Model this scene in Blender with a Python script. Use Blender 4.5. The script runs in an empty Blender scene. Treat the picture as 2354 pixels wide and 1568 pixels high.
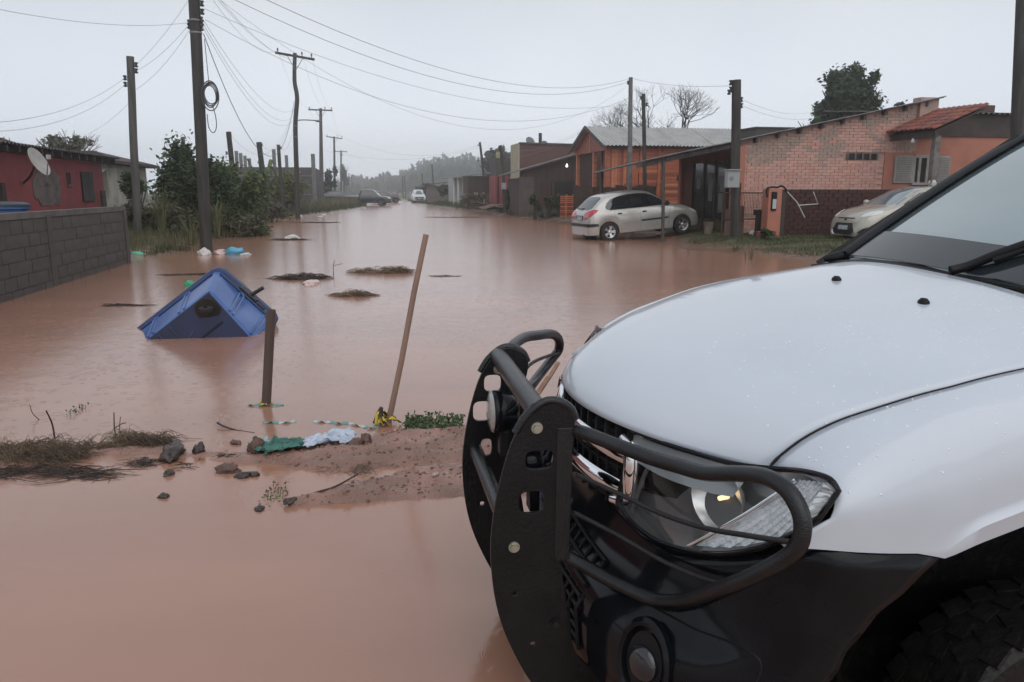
import bpy, bmesh, math, random
from math import sin, cos, pi, radians, sqrt, atan2, exp
from mathutils import Vector as V, Matrix, noise
from mathutils.bvhtree import BVHTree
R = random.Random(7)
sc = bpy.context.scene
COL = sc.collection

# ------------------------------------------------------------------ camera
CAMH = 1.5
cam_d = bpy.data.cameras.new('camera'); cam = bpy.data.objects.new('camera', cam_d); COL.objects.link(cam)
cam.location = (0, 0, CAMH); cam.rotation_euler = (radians(90-10.979), 0, 0)
cam_d.sensor_width = 36; cam_d.lens = 36*1768/2354; cam_d.clip_start = .05; cam_d.clip_end = 6000
sc.camera = cam

# ------------------------------------------------------------------ sky, sun, exposure
SUN_EL, SUN_ROT = radians(48), radians(160)
wd = bpy.data.worlds.new('World'); sc.world = wd; wd.use_nodes = True
wn, wl = wd.node_tree.nodes, wd.node_tree.links; wn.clear()
wo = wn.new('ShaderNodeOutputWorld'); wb = wn.new('ShaderNodeBackground'); wb.inputs[1].default_value = .1
sky = wn.new('ShaderNodeTexSky'); sky.sky_type = 'NISHITA'; sky.sun_disc = False
sky.sun_elevation = SUN_EL; sky.sun_rotation = SUN_ROT; sky.dust_density = 4; sky.air_density = 1.2
hs = wn.new('ShaderNodeHueSaturation'); hs.inputs['Saturation'].default_value = .35
wl.new(sky.outputs[0], hs.inputs['Color'])
tc = wn.new('ShaderNodeTexCoord'); nz = wn.new('ShaderNodeTexNoise')        # thick even cloud deck with faint mottling
nz.inputs['Scale'].default_value = 1.6; nz.inputs['Detail'].default_value = 3
wl.new(tc.outputs['Generated'], nz.inputs['Vector'])
rp = wn.new('ShaderNodeValToRGB'); rp.color_ramp.elements[0].position = .25; rp.color_ramp.elements[1].position = .75
rp.color_ramp.elements[0].color = (5.6, 6.05, 6.85, 1); rp.color_ramp.elements[1].color = (7.9, 8.25, 8.8, 1)
wl.new(nz.outputs['Fac'], rp.inputs[0])
mx = wn.new('ShaderNodeMix'); mx.data_type = 'RGBA'; mx.inputs['Factor'].default_value = .88
wl.new(hs.outputs[0], mx.inputs['A']); wl.new(rp.outputs[0], mx.inputs['B'])
sp_ = wn.new('ShaderNodeSeparateXYZ'); wl.new(tc.outputs['Generated'], sp_.inputs[0])     # rain veil: the deck pales towards the horizon
hr_ = wn.new('ShaderNodeMapRange'); hr_.interpolation_type = 'SMOOTHSTEP'; hr_.inputs['From Min'].default_value = 0; hr_.inputs['From Max'].default_value = .30; hr_.inputs['To Min'].default_value = 1.5; hr_.inputs['To Max'].default_value = 1
wl.new(sp_.outputs['Z'], hr_.inputs['Value'])
sc_ = wn.new('ShaderNodeVectorMath'); sc_.operation = 'SCALE'; wl.new(mx.outputs['Result'], sc_.inputs[0]); wl.new(hr_.outputs[0], sc_.inputs['Scale'])
wl.new(sc_.outputs[0], wb.inputs[0]); wl.new(wb.outputs[0], wo.inputs[0])
sun_d = bpy.data.lights.new('sun', 'SUN'); sun = bpy.data.objects.new('sun', sun_d); COL.objects.link(sun)
sun_d.energy = .9; sun_d.angle = radians(70); sun_d.color = (1, .97, .93)
sun.rotation_euler = (radians(42), 0, radians(20)); sun.location = (0, 0, 60)
vs = sc.view_settings; vs.view_transform = 'Standard'; vs.look = 'None'; vs.exposure = 0; vs.gamma = 1
sc.cycles.volume_bounces = 4; sc.cycles.max_bounces = 8; sc.cycles.diffuse_bounces = 3; sc.cycles.transparent_max_bounces = 8

# ------------------------------------------------------------------ street frame: p across (right), q along
A = atan2(1177-828, 1768); ca, sa = cos(A), sin(A)
def XY(p, q, z=0): return V((p*ca-q*sa, p*sa+q*ca, z))
FPX = 1768.; PIT = radians(10.979)
def ray(u, v):                                                     # direction seen at a spot of the photograph (2354 wide)
    dx, dy = (u-1177)/FPX, -(v-784)/FPX
    return V((dx, cos(PIT)+dy*sin(PIT), -sin(PIT)+dy*cos(PIT)))
def at(u, v, y): r = ray(u, v); return V((0, 0, CAMH))+r*(y/r.y)   # at depth y
def gp(u, v, z=0): r = ray(u, v); return V((0, 0, CAMH))+r*((z-CAMH)/r.z)
def lerp(a, b, t): return a+(b-a)*t
def interp(tab, x):
    if x <= tab[0][0]: return tab[0][1]
    for (x0, y0), (x1, y1) in zip(tab, tab[1:]):
        if x <= x1: return y0+(y1-y0)*(x-x0)/(x1-x0)
    return tab[-1][1]
def sstep(a, b, x):
    x = min(1, max(0, (x-a)/(b-a))); return x*x*(3-2*x)
def N3(x, y, z=0): return noise.noise(V((x, y, z)))

# ------------------------------------------------------------------ materials
MATS = {}
def mat(name, col, rough=.6, metal=0, col2=None, scale=6, lo=.38, hi=.62, bump=0, bscale=40, spec=.5, coat=0, rough2=None, emit=None, detail=5, stretch=None, alpha=1, space='Object', sheen=0):
    if name in MATS: return MATS[name]
    m = bpy.data.materials.new(name); MATS[name] = m; m.use_nodes = True
    n, l = m.node_tree.nodes, m.node_tree.links; b = n['Principled BSDF']
    b.inputs['Base Color'].default_value = (*col, 1); b.inputs['Roughness'].default_value = rough
    b.inputs['Metallic'].default_value = metal; b.inputs['Specular IOR Level'].default_value = spec
    b.inputs['Coat Weight'].default_value = coat; b.inputs['Coat Roughness'].default_value = .04; b.inputs['Alpha'].default_value = alpha
    if emit: b.inputs['Emission Color'].default_value = (*emit[0], 1); b.inputs['Emission Strength'].default_value = emit[1]
    if col2 or bump or rough2 is not None:
        t = n.new('ShaderNodeTexCoord'); mp = n.new('ShaderNodeMapping')
        if stretch: mp.inputs['Scale'].default_value = stretch
        l.new(t.outputs[space], mp.inputs[0])
    if col2 or rough2 is not None:
        z = n.new('ShaderNodeTexNoise'); z.inputs['Scale'].default_value = scale; z.inputs['Detail'].default_value = detail
        l.new(mp.outputs[0], z.inputs['Vector'])
        mr = n.new('ShaderNodeMapRange'); mr.inputs['From Min'].default_value = lo; mr.inputs['From Max'].default_value = hi
        l.new(z.outputs['Fac'], mr.inputs['Value'])
        if col2:
            x = n.new('ShaderNodeMix'); x.data_type = 'RGBA'; x.inputs['A'].default_value = (*col, 1); x.inputs['B'].default_value = (*col2, 1)
            l.new(mr.outputs[0], x.inputs['Factor']); l.new(x.outputs['Result'], b.inputs['Base Color'])
        if rough2 is not None:
            y = n.new('ShaderNodeMix'); y.inputs['A'].default_value = rough; y.inputs['B'].default_value = rough2
            l.new(mr.outputs[0], y.inputs['Factor']); l.new(y.outputs['Result'], b.inputs['Roughness'])
    if bump:
        z2 = n.new('ShaderNodeTexNoise'); z2.inputs['Scale'].default_value = bscale; z2.inputs['Detail'].default_value = 4
        l.new(mp.outputs[0], z2.inputs['Vector'])
        bp = n.new('ShaderNodeBump'); bp.inputs['Strength'].default_value = bump; bp.inputs['Distance'].default_value = .02
        l.new(z2.outputs['Fac'], bp.inputs['Height']); l.new(bp.outputs[0], b.inputs['Normal'])
    return m

# ------------------------------------------------------------------ mesh builder
class MB:
    def __init__(s): s.v = []; s.f = []
    def add(s, vs_, fs):
        o = len(s.v); s.v += [tuple(x) for x in vs_]; s.f += [tuple(i+o for i in q) for q in fs]; return s
    def box(s, c, d, rz=0, M=None):
        hx, hy, hz = d[0]/2, d[1]/2, d[2]/2; Q = M if M is not None else Matrix.Rotation(rz, 3, 'Z'); c = V(c)
        p = [c+Q@V((x, y, z)) for z in (-hz, hz) for x, y in ((-hx, -hy), (hx, -hy), (hx, hy), (-hx, hy))]
        return s.add(p, [(3, 2, 1, 0), (4, 5, 6, 7), (0, 1, 5, 4), (1, 2, 6, 5), (2, 3, 7, 6), (3, 0, 4, 7)])
    def beam(s, a, b, w, h, up=(0, 0, 1)):
        a, b = V(a), V(b); d = (b-a); L = d.length; d.normalize(); u = V(up)
        if abs(d.dot(u)) > .99: u = V((1, 0, 0))
        x = d.cross(u).normalized(); y = x.cross(d)
        return s.box((a+b)/2, (w, L, h), M=Matrix((x, d, y)).transposed())
    def tube(s, path, r, n=8, cap=True, closed=False):
        P = [V(p) for p in path]; k = len(P); rr = r if isinstance(r, (list, tuple)) else [r]*k
        t0 = (P[1]-P[0]).normalized(); u = t0.orthogonal().normalized(); vs_ = []; pt = t0
        for i in range(k):
            if closed: t = P[(i+1) % k]-P[i-1]
            else: t = P[min(i+1, k-1)]-P[max(i-1, 0)]
            t = t.normalized() if t.length > 1e-9 else pt
            u = (pt.rotation_difference(t)@u); u = (u-t*u.dot(t)).normalized(); w = t.cross(u); pt = t
            vs_ += [P[i]+(u*cos(2*pi*j/n)+w*sin(2*pi*j/n))*rr[i] for j in range(n)]
        fs = [(i*n+j, i*n+(j+1) % n, (i+1)*n+(j+1) % n, (i+1)*n+j) for i in range(k-1) for j in range(n)]
        if closed: fs += [((k-1)*n+j, (k-1)*n+(j+1) % n, (j+1) % n, j) for j in range(n)]
        elif cap: fs += [tuple(range(n-1, -1, -1)), tuple((k-1)*n+j for j in range(n))]
        return s.add(vs_, fs)
    def lathe(s, prof, n=24, M=None, cap=False):
        k = len(prof); Q = M if M is not None else Matrix.Identity(4)
        vs_ = [Q@V((r*cos(2*pi*j/n), r*sin(2*pi*j/n), z)) for r, z in prof for j in range(n)]
        fs = [(i*n+j, i*n+(j+1) % n, (i+1)*n+(j+1) % n, (i+1)*n+j) for i in range(k-1) for j in range(n)]
        if cap: fs += [tuple(range(n-1, -1, -1)), tuple((k-1)*n+j for j in range(n))]
        return s.add(vs_, fs)
    def prism(s, poly, h, M=None):
        k = len(poly); Q = M if M is not None else Matrix.Identity(4)
        vs_ = [Q@V((x, y, z)) for z in (0, h) for x, y in poly]
        return s.add(vs_, [tuple(range(k-1, -1, -1)), tuple(range(k, 2*k))]+[(i, (i+1) % k, k+(i+1) % k, k+i) for i in range(k)])
    def grid(s, fn, nu, nv):
        vs_ = [fn(i/(nu-1), j/(nv-1)) for i in range(nu) for j in range(nv)]
        return s.add(vs_, [(i*nv+j, (i+1)*nv+j, (i+1)*nv+j+1, i*nv+j+1) for i in range(nu-1) for j in range(nv-1)])
    def mesh(s, name, smooth=None, fix=False):
        me = bpy.data.meshes.new(name); me.from_pydata(s.v, [], s.f)
        if fix:
            bm = bmesh.new(); bm.from_mesh(me); bmesh.ops.remove_doubles(bm, verts=bm.verts, dist=1e-5)
            bmesh.ops.recalc_face_normals(bm, faces=bm.faces); bm.to_mesh(me); bm.free()
        if smooth is not None:
            me.polygons.foreach_set('use_smooth', [True]*len(me.polygons)); me.set_sharp_from_angle(angle=radians(smooth))
        me.update(); return me
    def build(s, name, m, parent=None, smooth=None, fix=False, bevel=0, solid=0, soff=-1, sub=0):
        o = bpy.data.objects.new(name, s.mesh(name, smooth, fix)); COL.objects.link(o); o.data.materials.append(m)
        if parent is not None: o.parent = parent
        if sub: k = o.modifiers.new('s', 'SUBSURF'); k.levels = k.render_levels = sub
        if solid: k = o.modifiers.new('t', 'SOLIDIFY'); k.thickness = solid; k.offset = soff
        if bevel: k = o.modifiers.new('b', 'BEVEL'); k.width = bevel; k.segments = 2; k.limit_method = 'ANGLE'
        return o
def tag(o, label=None, cat=None, group=None, kind=None):
    if label: o['label'] = label
    if cat: o['category'] = cat
    if group: o['group'] = group
    if kind: o['kind'] = kind
    return o
def thing(name, label, cat, loc=(0, 0, 0), rz=0, group=None):
    o = bpy.data.objects.new(name, None); COL.objects.link(o); o.empty_display_size = .2
    o.location = loc; o.rotation_euler = (0, 0, rz); return tag(o, label, cat, group)
def inst(name, me, parent, loc=(0, 0, 0), rot=(0, 0, 0), scl=(1, 1, 1)):
    o = bpy.data.objects.new(name, me); COL.objects.link(o); o.parent = parent; o.location = loc; o.rotation_euler = rot; o.scale = scl; return o
def copy_tree(o, parent=None):
    c = o.copy(); COL.objects.link(c); c.parent = parent
    for ch in list(o.children): copy_tree(ch, c)
    return c
def smooth_path(P, k=6, closed=False):
    P = [V(p) for p in P]; n = len(P); out = []
    for i in range(n if closed else n-1):
        g = (lambda j: P[j % n]) if closed else (lambda j: P[min(max(j, 0), n-1)])
        a, b, c, d = g(i-1), g(i), g(i+1), g(i+2)
        for j in range(k):
            t = j/k; out.append(.5*((2*b)+(c-a)*t+(2*a-5*b+4*c-d)*t*t+(3*b-a-3*c+d)*t**3))
    if not closed: out.append(P[-1])
    return out
def bvh_of(*objs):
    vs_, fs = [], []
    for o in objs:
        k = len(vs_); vs_ += [v.co.copy() for v in o.data.vertices]; fs += [tuple(i+k for i in p.vertices) for p in o.data.polygons]
    return BVHTree.FromPolygons(vs_, fs)
def project(bvh, p, d, far=5):
    d = V(d).normalized(); h = bvh.ray_cast(V(p)-d*far, d)
    return (h[0], h[1] if h[1].dot(d) < 0 else -h[1]) if h[0] is not None else None
def patch(name, bvh, pts, d, m, parent, off=.004, cuts=3, skirt=.01, sm=40, thick=None):
    """panel laid on a body: polygon points are projected along d onto the surface and lifted by off; its rim runs back into the body"""
    bm = bmesh.new(); vv = [bm.verts.new(p) for p in pts]; f = bm.faces.new(vv)
    bmesh.ops.triangulate(bm, faces=[f])
    for _ in range(cuts): bmesh.ops.subdivide_edges(bm, edges=[e for e in bm.edges if e.calc_length() > .03], cuts=1, use_grid_fill=True); bmesh.ops.triangulate(bm, faces=bm.faces)
    last = None; nrm = V((0, 0, 0))
    for v in bm.verts:
        h = project(bvh, v.co, d)
        if h: v.co = h[0]+h[1]*off; nrm += h[1]
        else: v.tag = True
    bmesh.ops.delete(bm, geom=[v for v in bm.verts if v.tag], context='VERTS')
    if not bm.faces: bm.free(); return None
    nrm.normalize()
    for f in bm.faces:
        f.normal_update()
        if f.normal.dot(nrm) < 0: f.normal_flip()
    be = [e for e in bm.edges if e.is_boundary]
    r = bmesh.ops.extrude_edge_only(bm, edges=be)
    for v in r['geom']:
        if isinstance(v, bmesh.types.BMVert): v.co -= nrm*(skirt+off)
    me = bpy.data.meshes.new(name); bm.to_mesh(me); bm.free()
    me.polygons.foreach_set('use_smooth', [True]*len(me.polygons)); me.set_sharp_from_angle(angle=radians(sm))
    o = bpy.data.objects.new(name, me); COL.objects.link(o); me.materials.append(m); o.parent = parent; return o
def seam(name, bvh, pts, d, r, m, parent, off=0, k=8):
    P = smooth_path(pts, k) if k > 1 else [V(p) for p in pts]
    Q = [h[0]+h[1]*off for h in (project(bvh, p, d) for p in P) if h]
    if len(Q) > 2: return MB().tube(Q, r, 5).build(name, m, parent, smooth=60)
# ------------------------------------------------------------------ ground, flood water, mud bank
LEFT = [(-60, -5.9), (10, -5.8), (17.8, -5.1), (20, -4.5), (22.2, -3.9), (28.7, -3.35), (31, -4.2), (40, -4.8), (44.5, -4.6), (48, -3.0), (60, -1.0), (75, 1.0), (90, 1.8), (900, 1.8)]
RIGHT = [(-60, 14), (6, 11), (12, 10), (15, 9.46), (17.4, 9.1), (19.8, 8.5), (21.5, 8.7), (23.3, 8.9), (26, 9.4), (33, 9.4), (40, 9.2), (44, 8.6), (57.6, 8.5), (80, 7.3), (100, 7), (900, 7)]
def gz(p, q):
    """ground height over street coordinates; the flood stands at 0"""
    if q < -10: return -.22
    n = .35*N3(p*.5, q*.5)+.18*N3(p*1.7, q*1.7, 3)
    d = min(p-interp(LEFT, q), interp(RIGHT, q)-p)+n
    if d > 0: return -.24*sstep(0, 2.2, d)+.012*N3(p*3, q*3)
    return .24*sstep(0, 2.4, -d)+.02*N3(p*2.2, q*2.2, 5)
def axis(segs):
    out = []
    for a, b, st in segs:
        x = a
        while x < b-1e-6: out.append(x); x += st
    return out+[segs[-1][1]]
ps = axis([(-1800, -300, 300), (-300, -60, 40), (-60, -16, 4), (-16, 18, .3), (18, 60, 4), (60, 300, 40), (300, 1800, 300)])
qs = axis([(-300, -60, 60), (-60, -4, 4), (-4, 50, .35), (50, 110, 1.2), (110, 200, 5), (200, 600, 50), (600, 2400, 300)])
g = MB()
for q in qs:
    for p in ps: g.v.append(tuple(XY(p, q, gz(p, q))))
k = len(ps)
g.f = [(j*k+i, j*k+i+1, (j+1)*k+i+1, (j+1)*k+i) for j in range(len(qs)-1) for i in range(k-1)]
def ground_mat():
    m = bpy.data.materials.new('wet_ground'); m.use_nodes = True; n, l = m.node_tree.nodes, m.node_tree.links; b = n['Principled BSDF']
    geo = n.new('ShaderNodeNewGeometry'); sp = n.new('ShaderNodeSeparateXYZ'); l.new(geo.outputs['Position'], sp.inputs[0])
    z = n.new('ShaderNodeTexNoise'); z.inputs['Scale'].default_value = 1.3; z.inputs['Detail'].default_value = 8; l.new(geo.outputs['Position'], z.inputs['Vector'])
    z2 = n.new('ShaderNodeTexNoise'); z2.inputs['Scale'].default_value = 9; z2.inputs['Detail'].default_value = 6; l.new(geo.outputs['Position'], z2.inputs['Vector'])
    a = n.new('ShaderNodeMath'); a.operation = 'MULTIPLY_ADD'; a.inputs[1].default_value = .22; l.new(z.outputs['Fac'], a.inputs[0]); l.new(sp.outputs['Z'], a.inputs[2])
    mr = n.new('ShaderNodeMapRange'); mr.inputs['From Min'].default_value = .15; mr.inputs['From Max'].default_value = .26; l.new(a.outputs[0], mr.inputs['Value'])
    mud = n.new('ShaderNodeMix'); mud.data_type = 'RGBA'; mud.inputs['A'].default_value = (.17, .095, .066, 1); mud.inputs['B'].default_value = (.27, .165, .12, 1); l.new(z2.outputs['Fac'], mud.inputs['Factor'])
    gr = n.new('ShaderNodeMix'); gr.data_type = 'RGBA'; gr.inputs['A'].default_value = (.045, .058, .022, 1); gr.inputs['B'].default_value = (.10, .095, .05, 1); l.new(z2.outputs['Fac'], gr.inputs['Factor'])
    x = n.new('ShaderNodeMix'); x.data_type = 'RGBA'; l.new(mr.outputs[0], x.inputs['Factor']); l.new(mud.outputs['Result'], x.inputs['A']); l.new(gr.outputs['Result'], x.inputs['B'])
    l.new(x.outputs['Result'], b.inputs['Base Color'])
    rr = n.new('ShaderNodeMapRange'); rr.inputs['To Min'].default_value = .18; rr.inputs['To Max'].default_value = .8; l.new(mr.outputs[0], rr.inputs['Value']); l.new(rr.outputs[0], b.inputs['Roughness'])
    bp = n.new('ShaderNodeBump'); bp.inputs['Strength'].default_value = .6; bp.inputs['Distance'].default_value = .05; l.new(z2.outputs['Fac'], bp.inputs['Height']); l.new(bp.outputs[0], b.inputs['Normal'])
    return m
GROUND = ground_mat()
tag(g.build('ground', GROUND, smooth=60), kind='structure')

def water_mat():
    m = bpy.data.materials.new('muddy_water'); m.use_nodes = True; n, l = m.node_tree.nodes, m.node_tree.links; b = n['Principled BSDF']
    geo = n.new('ShaderNodeNewGeometry'); P = geo.outputs['Position']
    def nz_(scale, detail=4, st=None):
        z = n.new('ShaderNodeTexNoise'); z.inputs['Scale'].default_value = scale; z.inputs['Detail'].default_value = detail
        if st:
            mp = n.new('ShaderNodeMapping'); mp.inputs['Scale'].default_value = st; l.new(P, mp.inputs[0]); l.new(mp.outputs[0], z.inputs['Vector'])
        else: l.new(P, z.inputs['Vector'])
        return z.outputs['Fac']
    def mth(op, a, c=None, k=None):
        x = n.new('ShaderNodeMath'); x.operation = op
        for i, s_ in enumerate((a, c, k)):
            if s_ is None: continue
            if isinstance(s_, (int, float)): x.inputs[i].default_value = s_
            else: l.new(s_, x.inputs[i])
        return x.outputs[0]
    c = n.new('ShaderNodeMix'); c.data_type = 'RGBA'; c.inputs['A'].default_value = (.375, .195, .132, 1); c.inputs['B'].default_value = (.315, .165, .112, 1)
    mr = n.new('ShaderNodeMapRange'); mr.inputs['From Min'].default_value = .36; mr.inputs['From Max'].default_value = .64; l.new(nz_(.8, 8, (.45, 1, 1)), mr.inputs['Value'])
    l.new(mr.outputs[0], c.inputs['Factor']); l.new(c.outputs['Result'], b.inputs['Base Color'])
    b.inputs['Roughness'].default_value = .17; b.inputs['IOR'].default_value = 1.7; b.inputs['Specular IOR Level'].default_value = .5
    # ripples: wind chop plus rings of falling rain
    h = mth('MULTIPLY', nz_(3.2, 3), .55)
    h = mth('MULTIPLY_ADD', nz_(14, 4), .16, h)
    for scale, kk, amp in ((2.6, 70, .035), (1.7, 46, .03), (5.5, 120, .022), (9, 200, .02)):
        v = n.new('ShaderNodeTexVoronoi'); v.voronoi_dimensions = '2D'; v.inputs['Scale'].default_value = scale; v.inputs['Randomness'].default_value = 1; l.new(P, v.inputs['Vector'])
        sp = n.new('ShaderNodeSeparateColor'); l.new(v.outputs['Color'], sp.inputs[0])
        d = v.outputs['Distance']
        rad = mth('MULTIPLY_ADD', sp.outputs[0], .34, .06)                         # radius the ring has reached
        w = mth('SUBTRACT', d, rad)
        env = mth('EXPONENT', mth('MULTIPLY', mth('MULTIPLY', w, w), -160))
        on = mth('GREATER_THAN', sp.outputs[1], .45)
        ring = mth('MULTIPLY', mth('MULTIPLY', mth('SINE', mth('MULTIPLY', w, kk)), env), on)
        h = mth('MULTIPLY_ADD', ring, amp, h)
    bp = n.new('ShaderNodeBump'); bp.inputs['Strength'].default_value = .17; bp.inputs['Distance'].default_value = .03
    l.new(h, bp.inputs['Height']); l.new(bp.outputs[0], b.inputs['Normal'])
    return m
w = MB(); wps = axis([(-60, 60, 6)]); wqs = axis([(-60, 160, 5), (160, 900, 37)])
for q in wqs:
    for p in wps: w.v.append(tuple(XY(p, q, 0)))
k = len(wps); w.f = [(j*k+i, j*k+i+1, (j+1)*k+i+1, (j+1)*k+i) for j in range(len(wqs)-1) for i in range(k-1)]
WATER = water_mat()
tag(w.build('flood_water', WATER), kind='structure')

# mud bank scraped across the street in front of the truck
def segd(x, y, a, b):
    ax, ay, bx, by = *a, *b; dx, dy = bx-ax, by-ay; t = max(0, min(1, ((x-ax)*dx+(y-ay)*dy)/(dx*dx+dy*dy)))
    return sqrt((x-ax-dx*t)**2+(y-ay-dy*t)**2), t
RIDGES = [([(-1.5, 4.22), (-1.0, 4.28), (-.45, 4.42), (.3, 4.52), (1.2, 4.7), (2.6, 5.2)], (.16, .30, .40, .45, .42, .3), (.022, .045, .056, .064, .06, .05)),
          ([(-1.06, 3.56), (-.75, 3.68), (-.35, 3.86), (.2, 4.02), (.9, 4.22), (1.6, 4.5)], (.05, .14, .30, .44, .44, .3), (.024, .036, .042, .05, .05, .05)),
          ([(-3.6, 4.12), (-2.9, 4.22), (-2.3, 4.3), (-1.8, 4.28), (-1.3, 4.15)], (.22, .22, .18, .12, .1), (.012, .018, .012, .006, .01))]
def moundz(x, y):
    z = -.06
    for pts, ws, hs_ in RIDGES:
        best = 1e9
        for i in range(len(pts)-1):
            d, t = segd(x, y, pts[i], pts[i+1]); wv = lerp(ws[i], ws[i+1], t)
            if d/wv < best: best = d/wv; hh = lerp(hs_[i], hs_[i+1], t)
        z = max(z, -.06+(hh+.06)*max(0, 1-best**2*.55) if best < 1.35 else -.06)
    f = N3(x*1.7, y*2.6, 9)*.75+N3(x*4, y*4)*.5+N3(x*9, y*9, 2)*.3+N3(x*22, y*22, 4)*.22+N3(x*46, y*46, 7)*.14
    groove = sin((y-.22*x)*34+2*N3(x*2, y*2))*.009                    # tyre-scraped furrows
    return z+(.032*f+groove)*sstep(-.06, .0, z)+.004*f
mb = MB().grid(lambda u, v: (x := lerp(-3.9, 2.8, u), y := lerp(3.2, 5.7, v), moundz(x, y)), 440, 190)
MUD = mat('wet_red_mud', (.225, .128, .095), .42, col2=(.33, .18, .138), scale=3.5, lo=.42, hi=.62, bump=.6, bscale=55, rough2=.10, space='Object')
tag(mb.build('mud_bank', MUD, smooth=50), kind='structure')
def surf(x, y):
    p, q = x*ca+y*sa, -x*sa+y*ca
    return max(gz(p, q), moundz(x, y) if -3.9 < x < 2.8 and 3.2 < y < 5.7 else -9)
# ------------------------------------------------------------------ white pickup truck with bull bar (local x = rearward, y = away from camera)
WHITE = mat('white_car_paint', (.57, .615, .675), .28, coat=.6, spec=.4, col2=(.53, .575, .63), scale=3, lo=.3, hi=.8, rough2=.2)
BLACKP = mat('black_bumper_paint', (.004, .0048, .0065), .12, spec=.22, col2=(.007, .008, .010), scale=8)
BLACKT = mat('powder_coated_black_steel', (.006, .0068, .0085), .24, spec=.42, coat=.08, bump=.2, bscale=160, col2=(.010, .011, .0125), scale=14)
BLACKM = mat('matt_black_plastic', (.006, .006, .007), .55, spec=.3)
RUBBER = mat('black_rubber', (.013, .013, .013), .75, bump=.3, bscale=60)
CHROME = mat('chrome', (.82, .84, .86), .06, metal=1)
STEEL = mat('dull_zinc', (.42, .42, .34), .4, metal=.8)
truck = thing('pickup_truck', 'white pickup truck with black bull bar nosing in from the right', 'pickup truck', (-sa*2.315, ca*2.315, 0))
truck.rotation_euler = (radians(2.5), 0, A)
def T(s, t, z): return (s, -t, z)
PHI = [(0, 0), (.012, .075), (.036, .16), (.091, .306), (.17, .444), (.257, .545), (.391, .68), (.534, .786), (.676, .861), (.893, .958), (1, 1)]
def catm(tab, x):
    xs = [a for a, _ in tab]; n = len(tab)
    if x <= xs[0]: return tab[0][1]
    if x >= xs[-1]: return tab[-1][1]
    i = max(j for j in range(n-1) if xs[j] <= x)
    def sl(j):
        if j == 0: return (tab[1][1]-tab[0][1])/(xs[1]-xs[0])
        if j == n-1: return (tab[-1][1]-tab[-2][1])/(xs[-1]-xs[-2])
        return (tab[j+1][1]-tab[j-1][1])/(xs[j+1]-xs[j-1])
    h = xs[i+1]-xs[i]; t = (x-xs[i])/h
    return (2*t**3-3*t*t+1)*tab[i][1]+(t**3-2*t*t+t)*h*sl(i)+(-2*t**3+3*t*t)*tab[i+1][1]+(t**3-t*t)*h*sl(i+1)
def hw(v): return .655+.06*min(1, v*2.2)
def sfront(t): return .632+.74*t*t
def hoodpt(tau, v):
    t = tau*hw(v); s0 = sfront(tau*.655); s1 = 1.90-.03*(1-tau*tau)*0
    zf = .872-.008*tau*tau; zb = 1.232-.075*abs(tau)**2.6
    z = zf+(zb-zf)*catm(PHI, v)
    z += .004*(sstep(.82, .60, abs(tau)))*sstep(.2, .9, v)          # raised centre panel
    return s0+(s1-s0)*v, t, z
vv_ = [0, .006, .014, .024, .036, .055, .08]+[.08+.92*(i/34) for i in range(1, 35)]
hb = MB(); nj = 61
for v in vv_:
    for j in range(nj):
        tau = -1+2*j/(nj-1); hb.v.append(T(*hoodpt(tau, v)))
hb.f = [(i*nj+j, i*nj+j+1, (i+1)*nj+j+1, (i+1)*nj+j) for i in range(len(vv_)-1) for j in range(nj-1)]
hood = hb.build('hood', WHITE, truck, smooth=60, solid=.022, soff=-1)
# dark void under the hood edge
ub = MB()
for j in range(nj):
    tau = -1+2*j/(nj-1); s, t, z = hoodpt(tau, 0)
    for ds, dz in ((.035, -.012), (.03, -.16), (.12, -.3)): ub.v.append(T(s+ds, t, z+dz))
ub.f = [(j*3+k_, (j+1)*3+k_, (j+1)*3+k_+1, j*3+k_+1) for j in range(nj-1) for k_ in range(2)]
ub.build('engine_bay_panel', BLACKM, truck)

# ---- fenders
ARCH = [(.88, .778), (1.05, .757), (1.206, .742), (1.28, .722), (1.36, .752), (1.48, .787), (1.6, .81), (1.72, .82), (1.84, .81), (1.98, .775), (2.1, .70), (2.16, .6), (2.18, .45)]
def fsec(s, k):
    """fender section: k 0..1 shoulder, 1..2 flank, 2..2.3 lip"""
    v = max(0, (s-.95)/.95); tw = hw(v)+.006; ze = hoodpt(1, v)[2]-.004
    tm = .868+.018*sstep(.9, 1.15, s); zm = ze-.27; zl = interp(ARCH, s); lip = sstep(1.22, 1.36, s)
    zm = max(zm, zl+.075)
    if k <= 1:
        th = k*pi/2; return tw+(tm-tw)*sin(th)**.92, zm+(ze-zm)*cos(th)**.85
    if k <= 2:
        u = k-1; t, z = tm, lerp(zm, zl+.05*lip, u); return t+.012*lip*u*u, z
    u = (k-2)/.3; return tm+.012*lip-.02*lip*u-.03*max(0, u-.5), lerp(zl+.05*lip, zl, min(1, u*2))
FF = [(0, .957), (.35, .985), (.7, 1.003), (1, .985), (1.5, .93), (2, .885), (2.3, .885)]
ks = [i/14 for i in range(15)]+[1+i/8 for i in range(1, 9)]+[2.15, 2.3]
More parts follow.
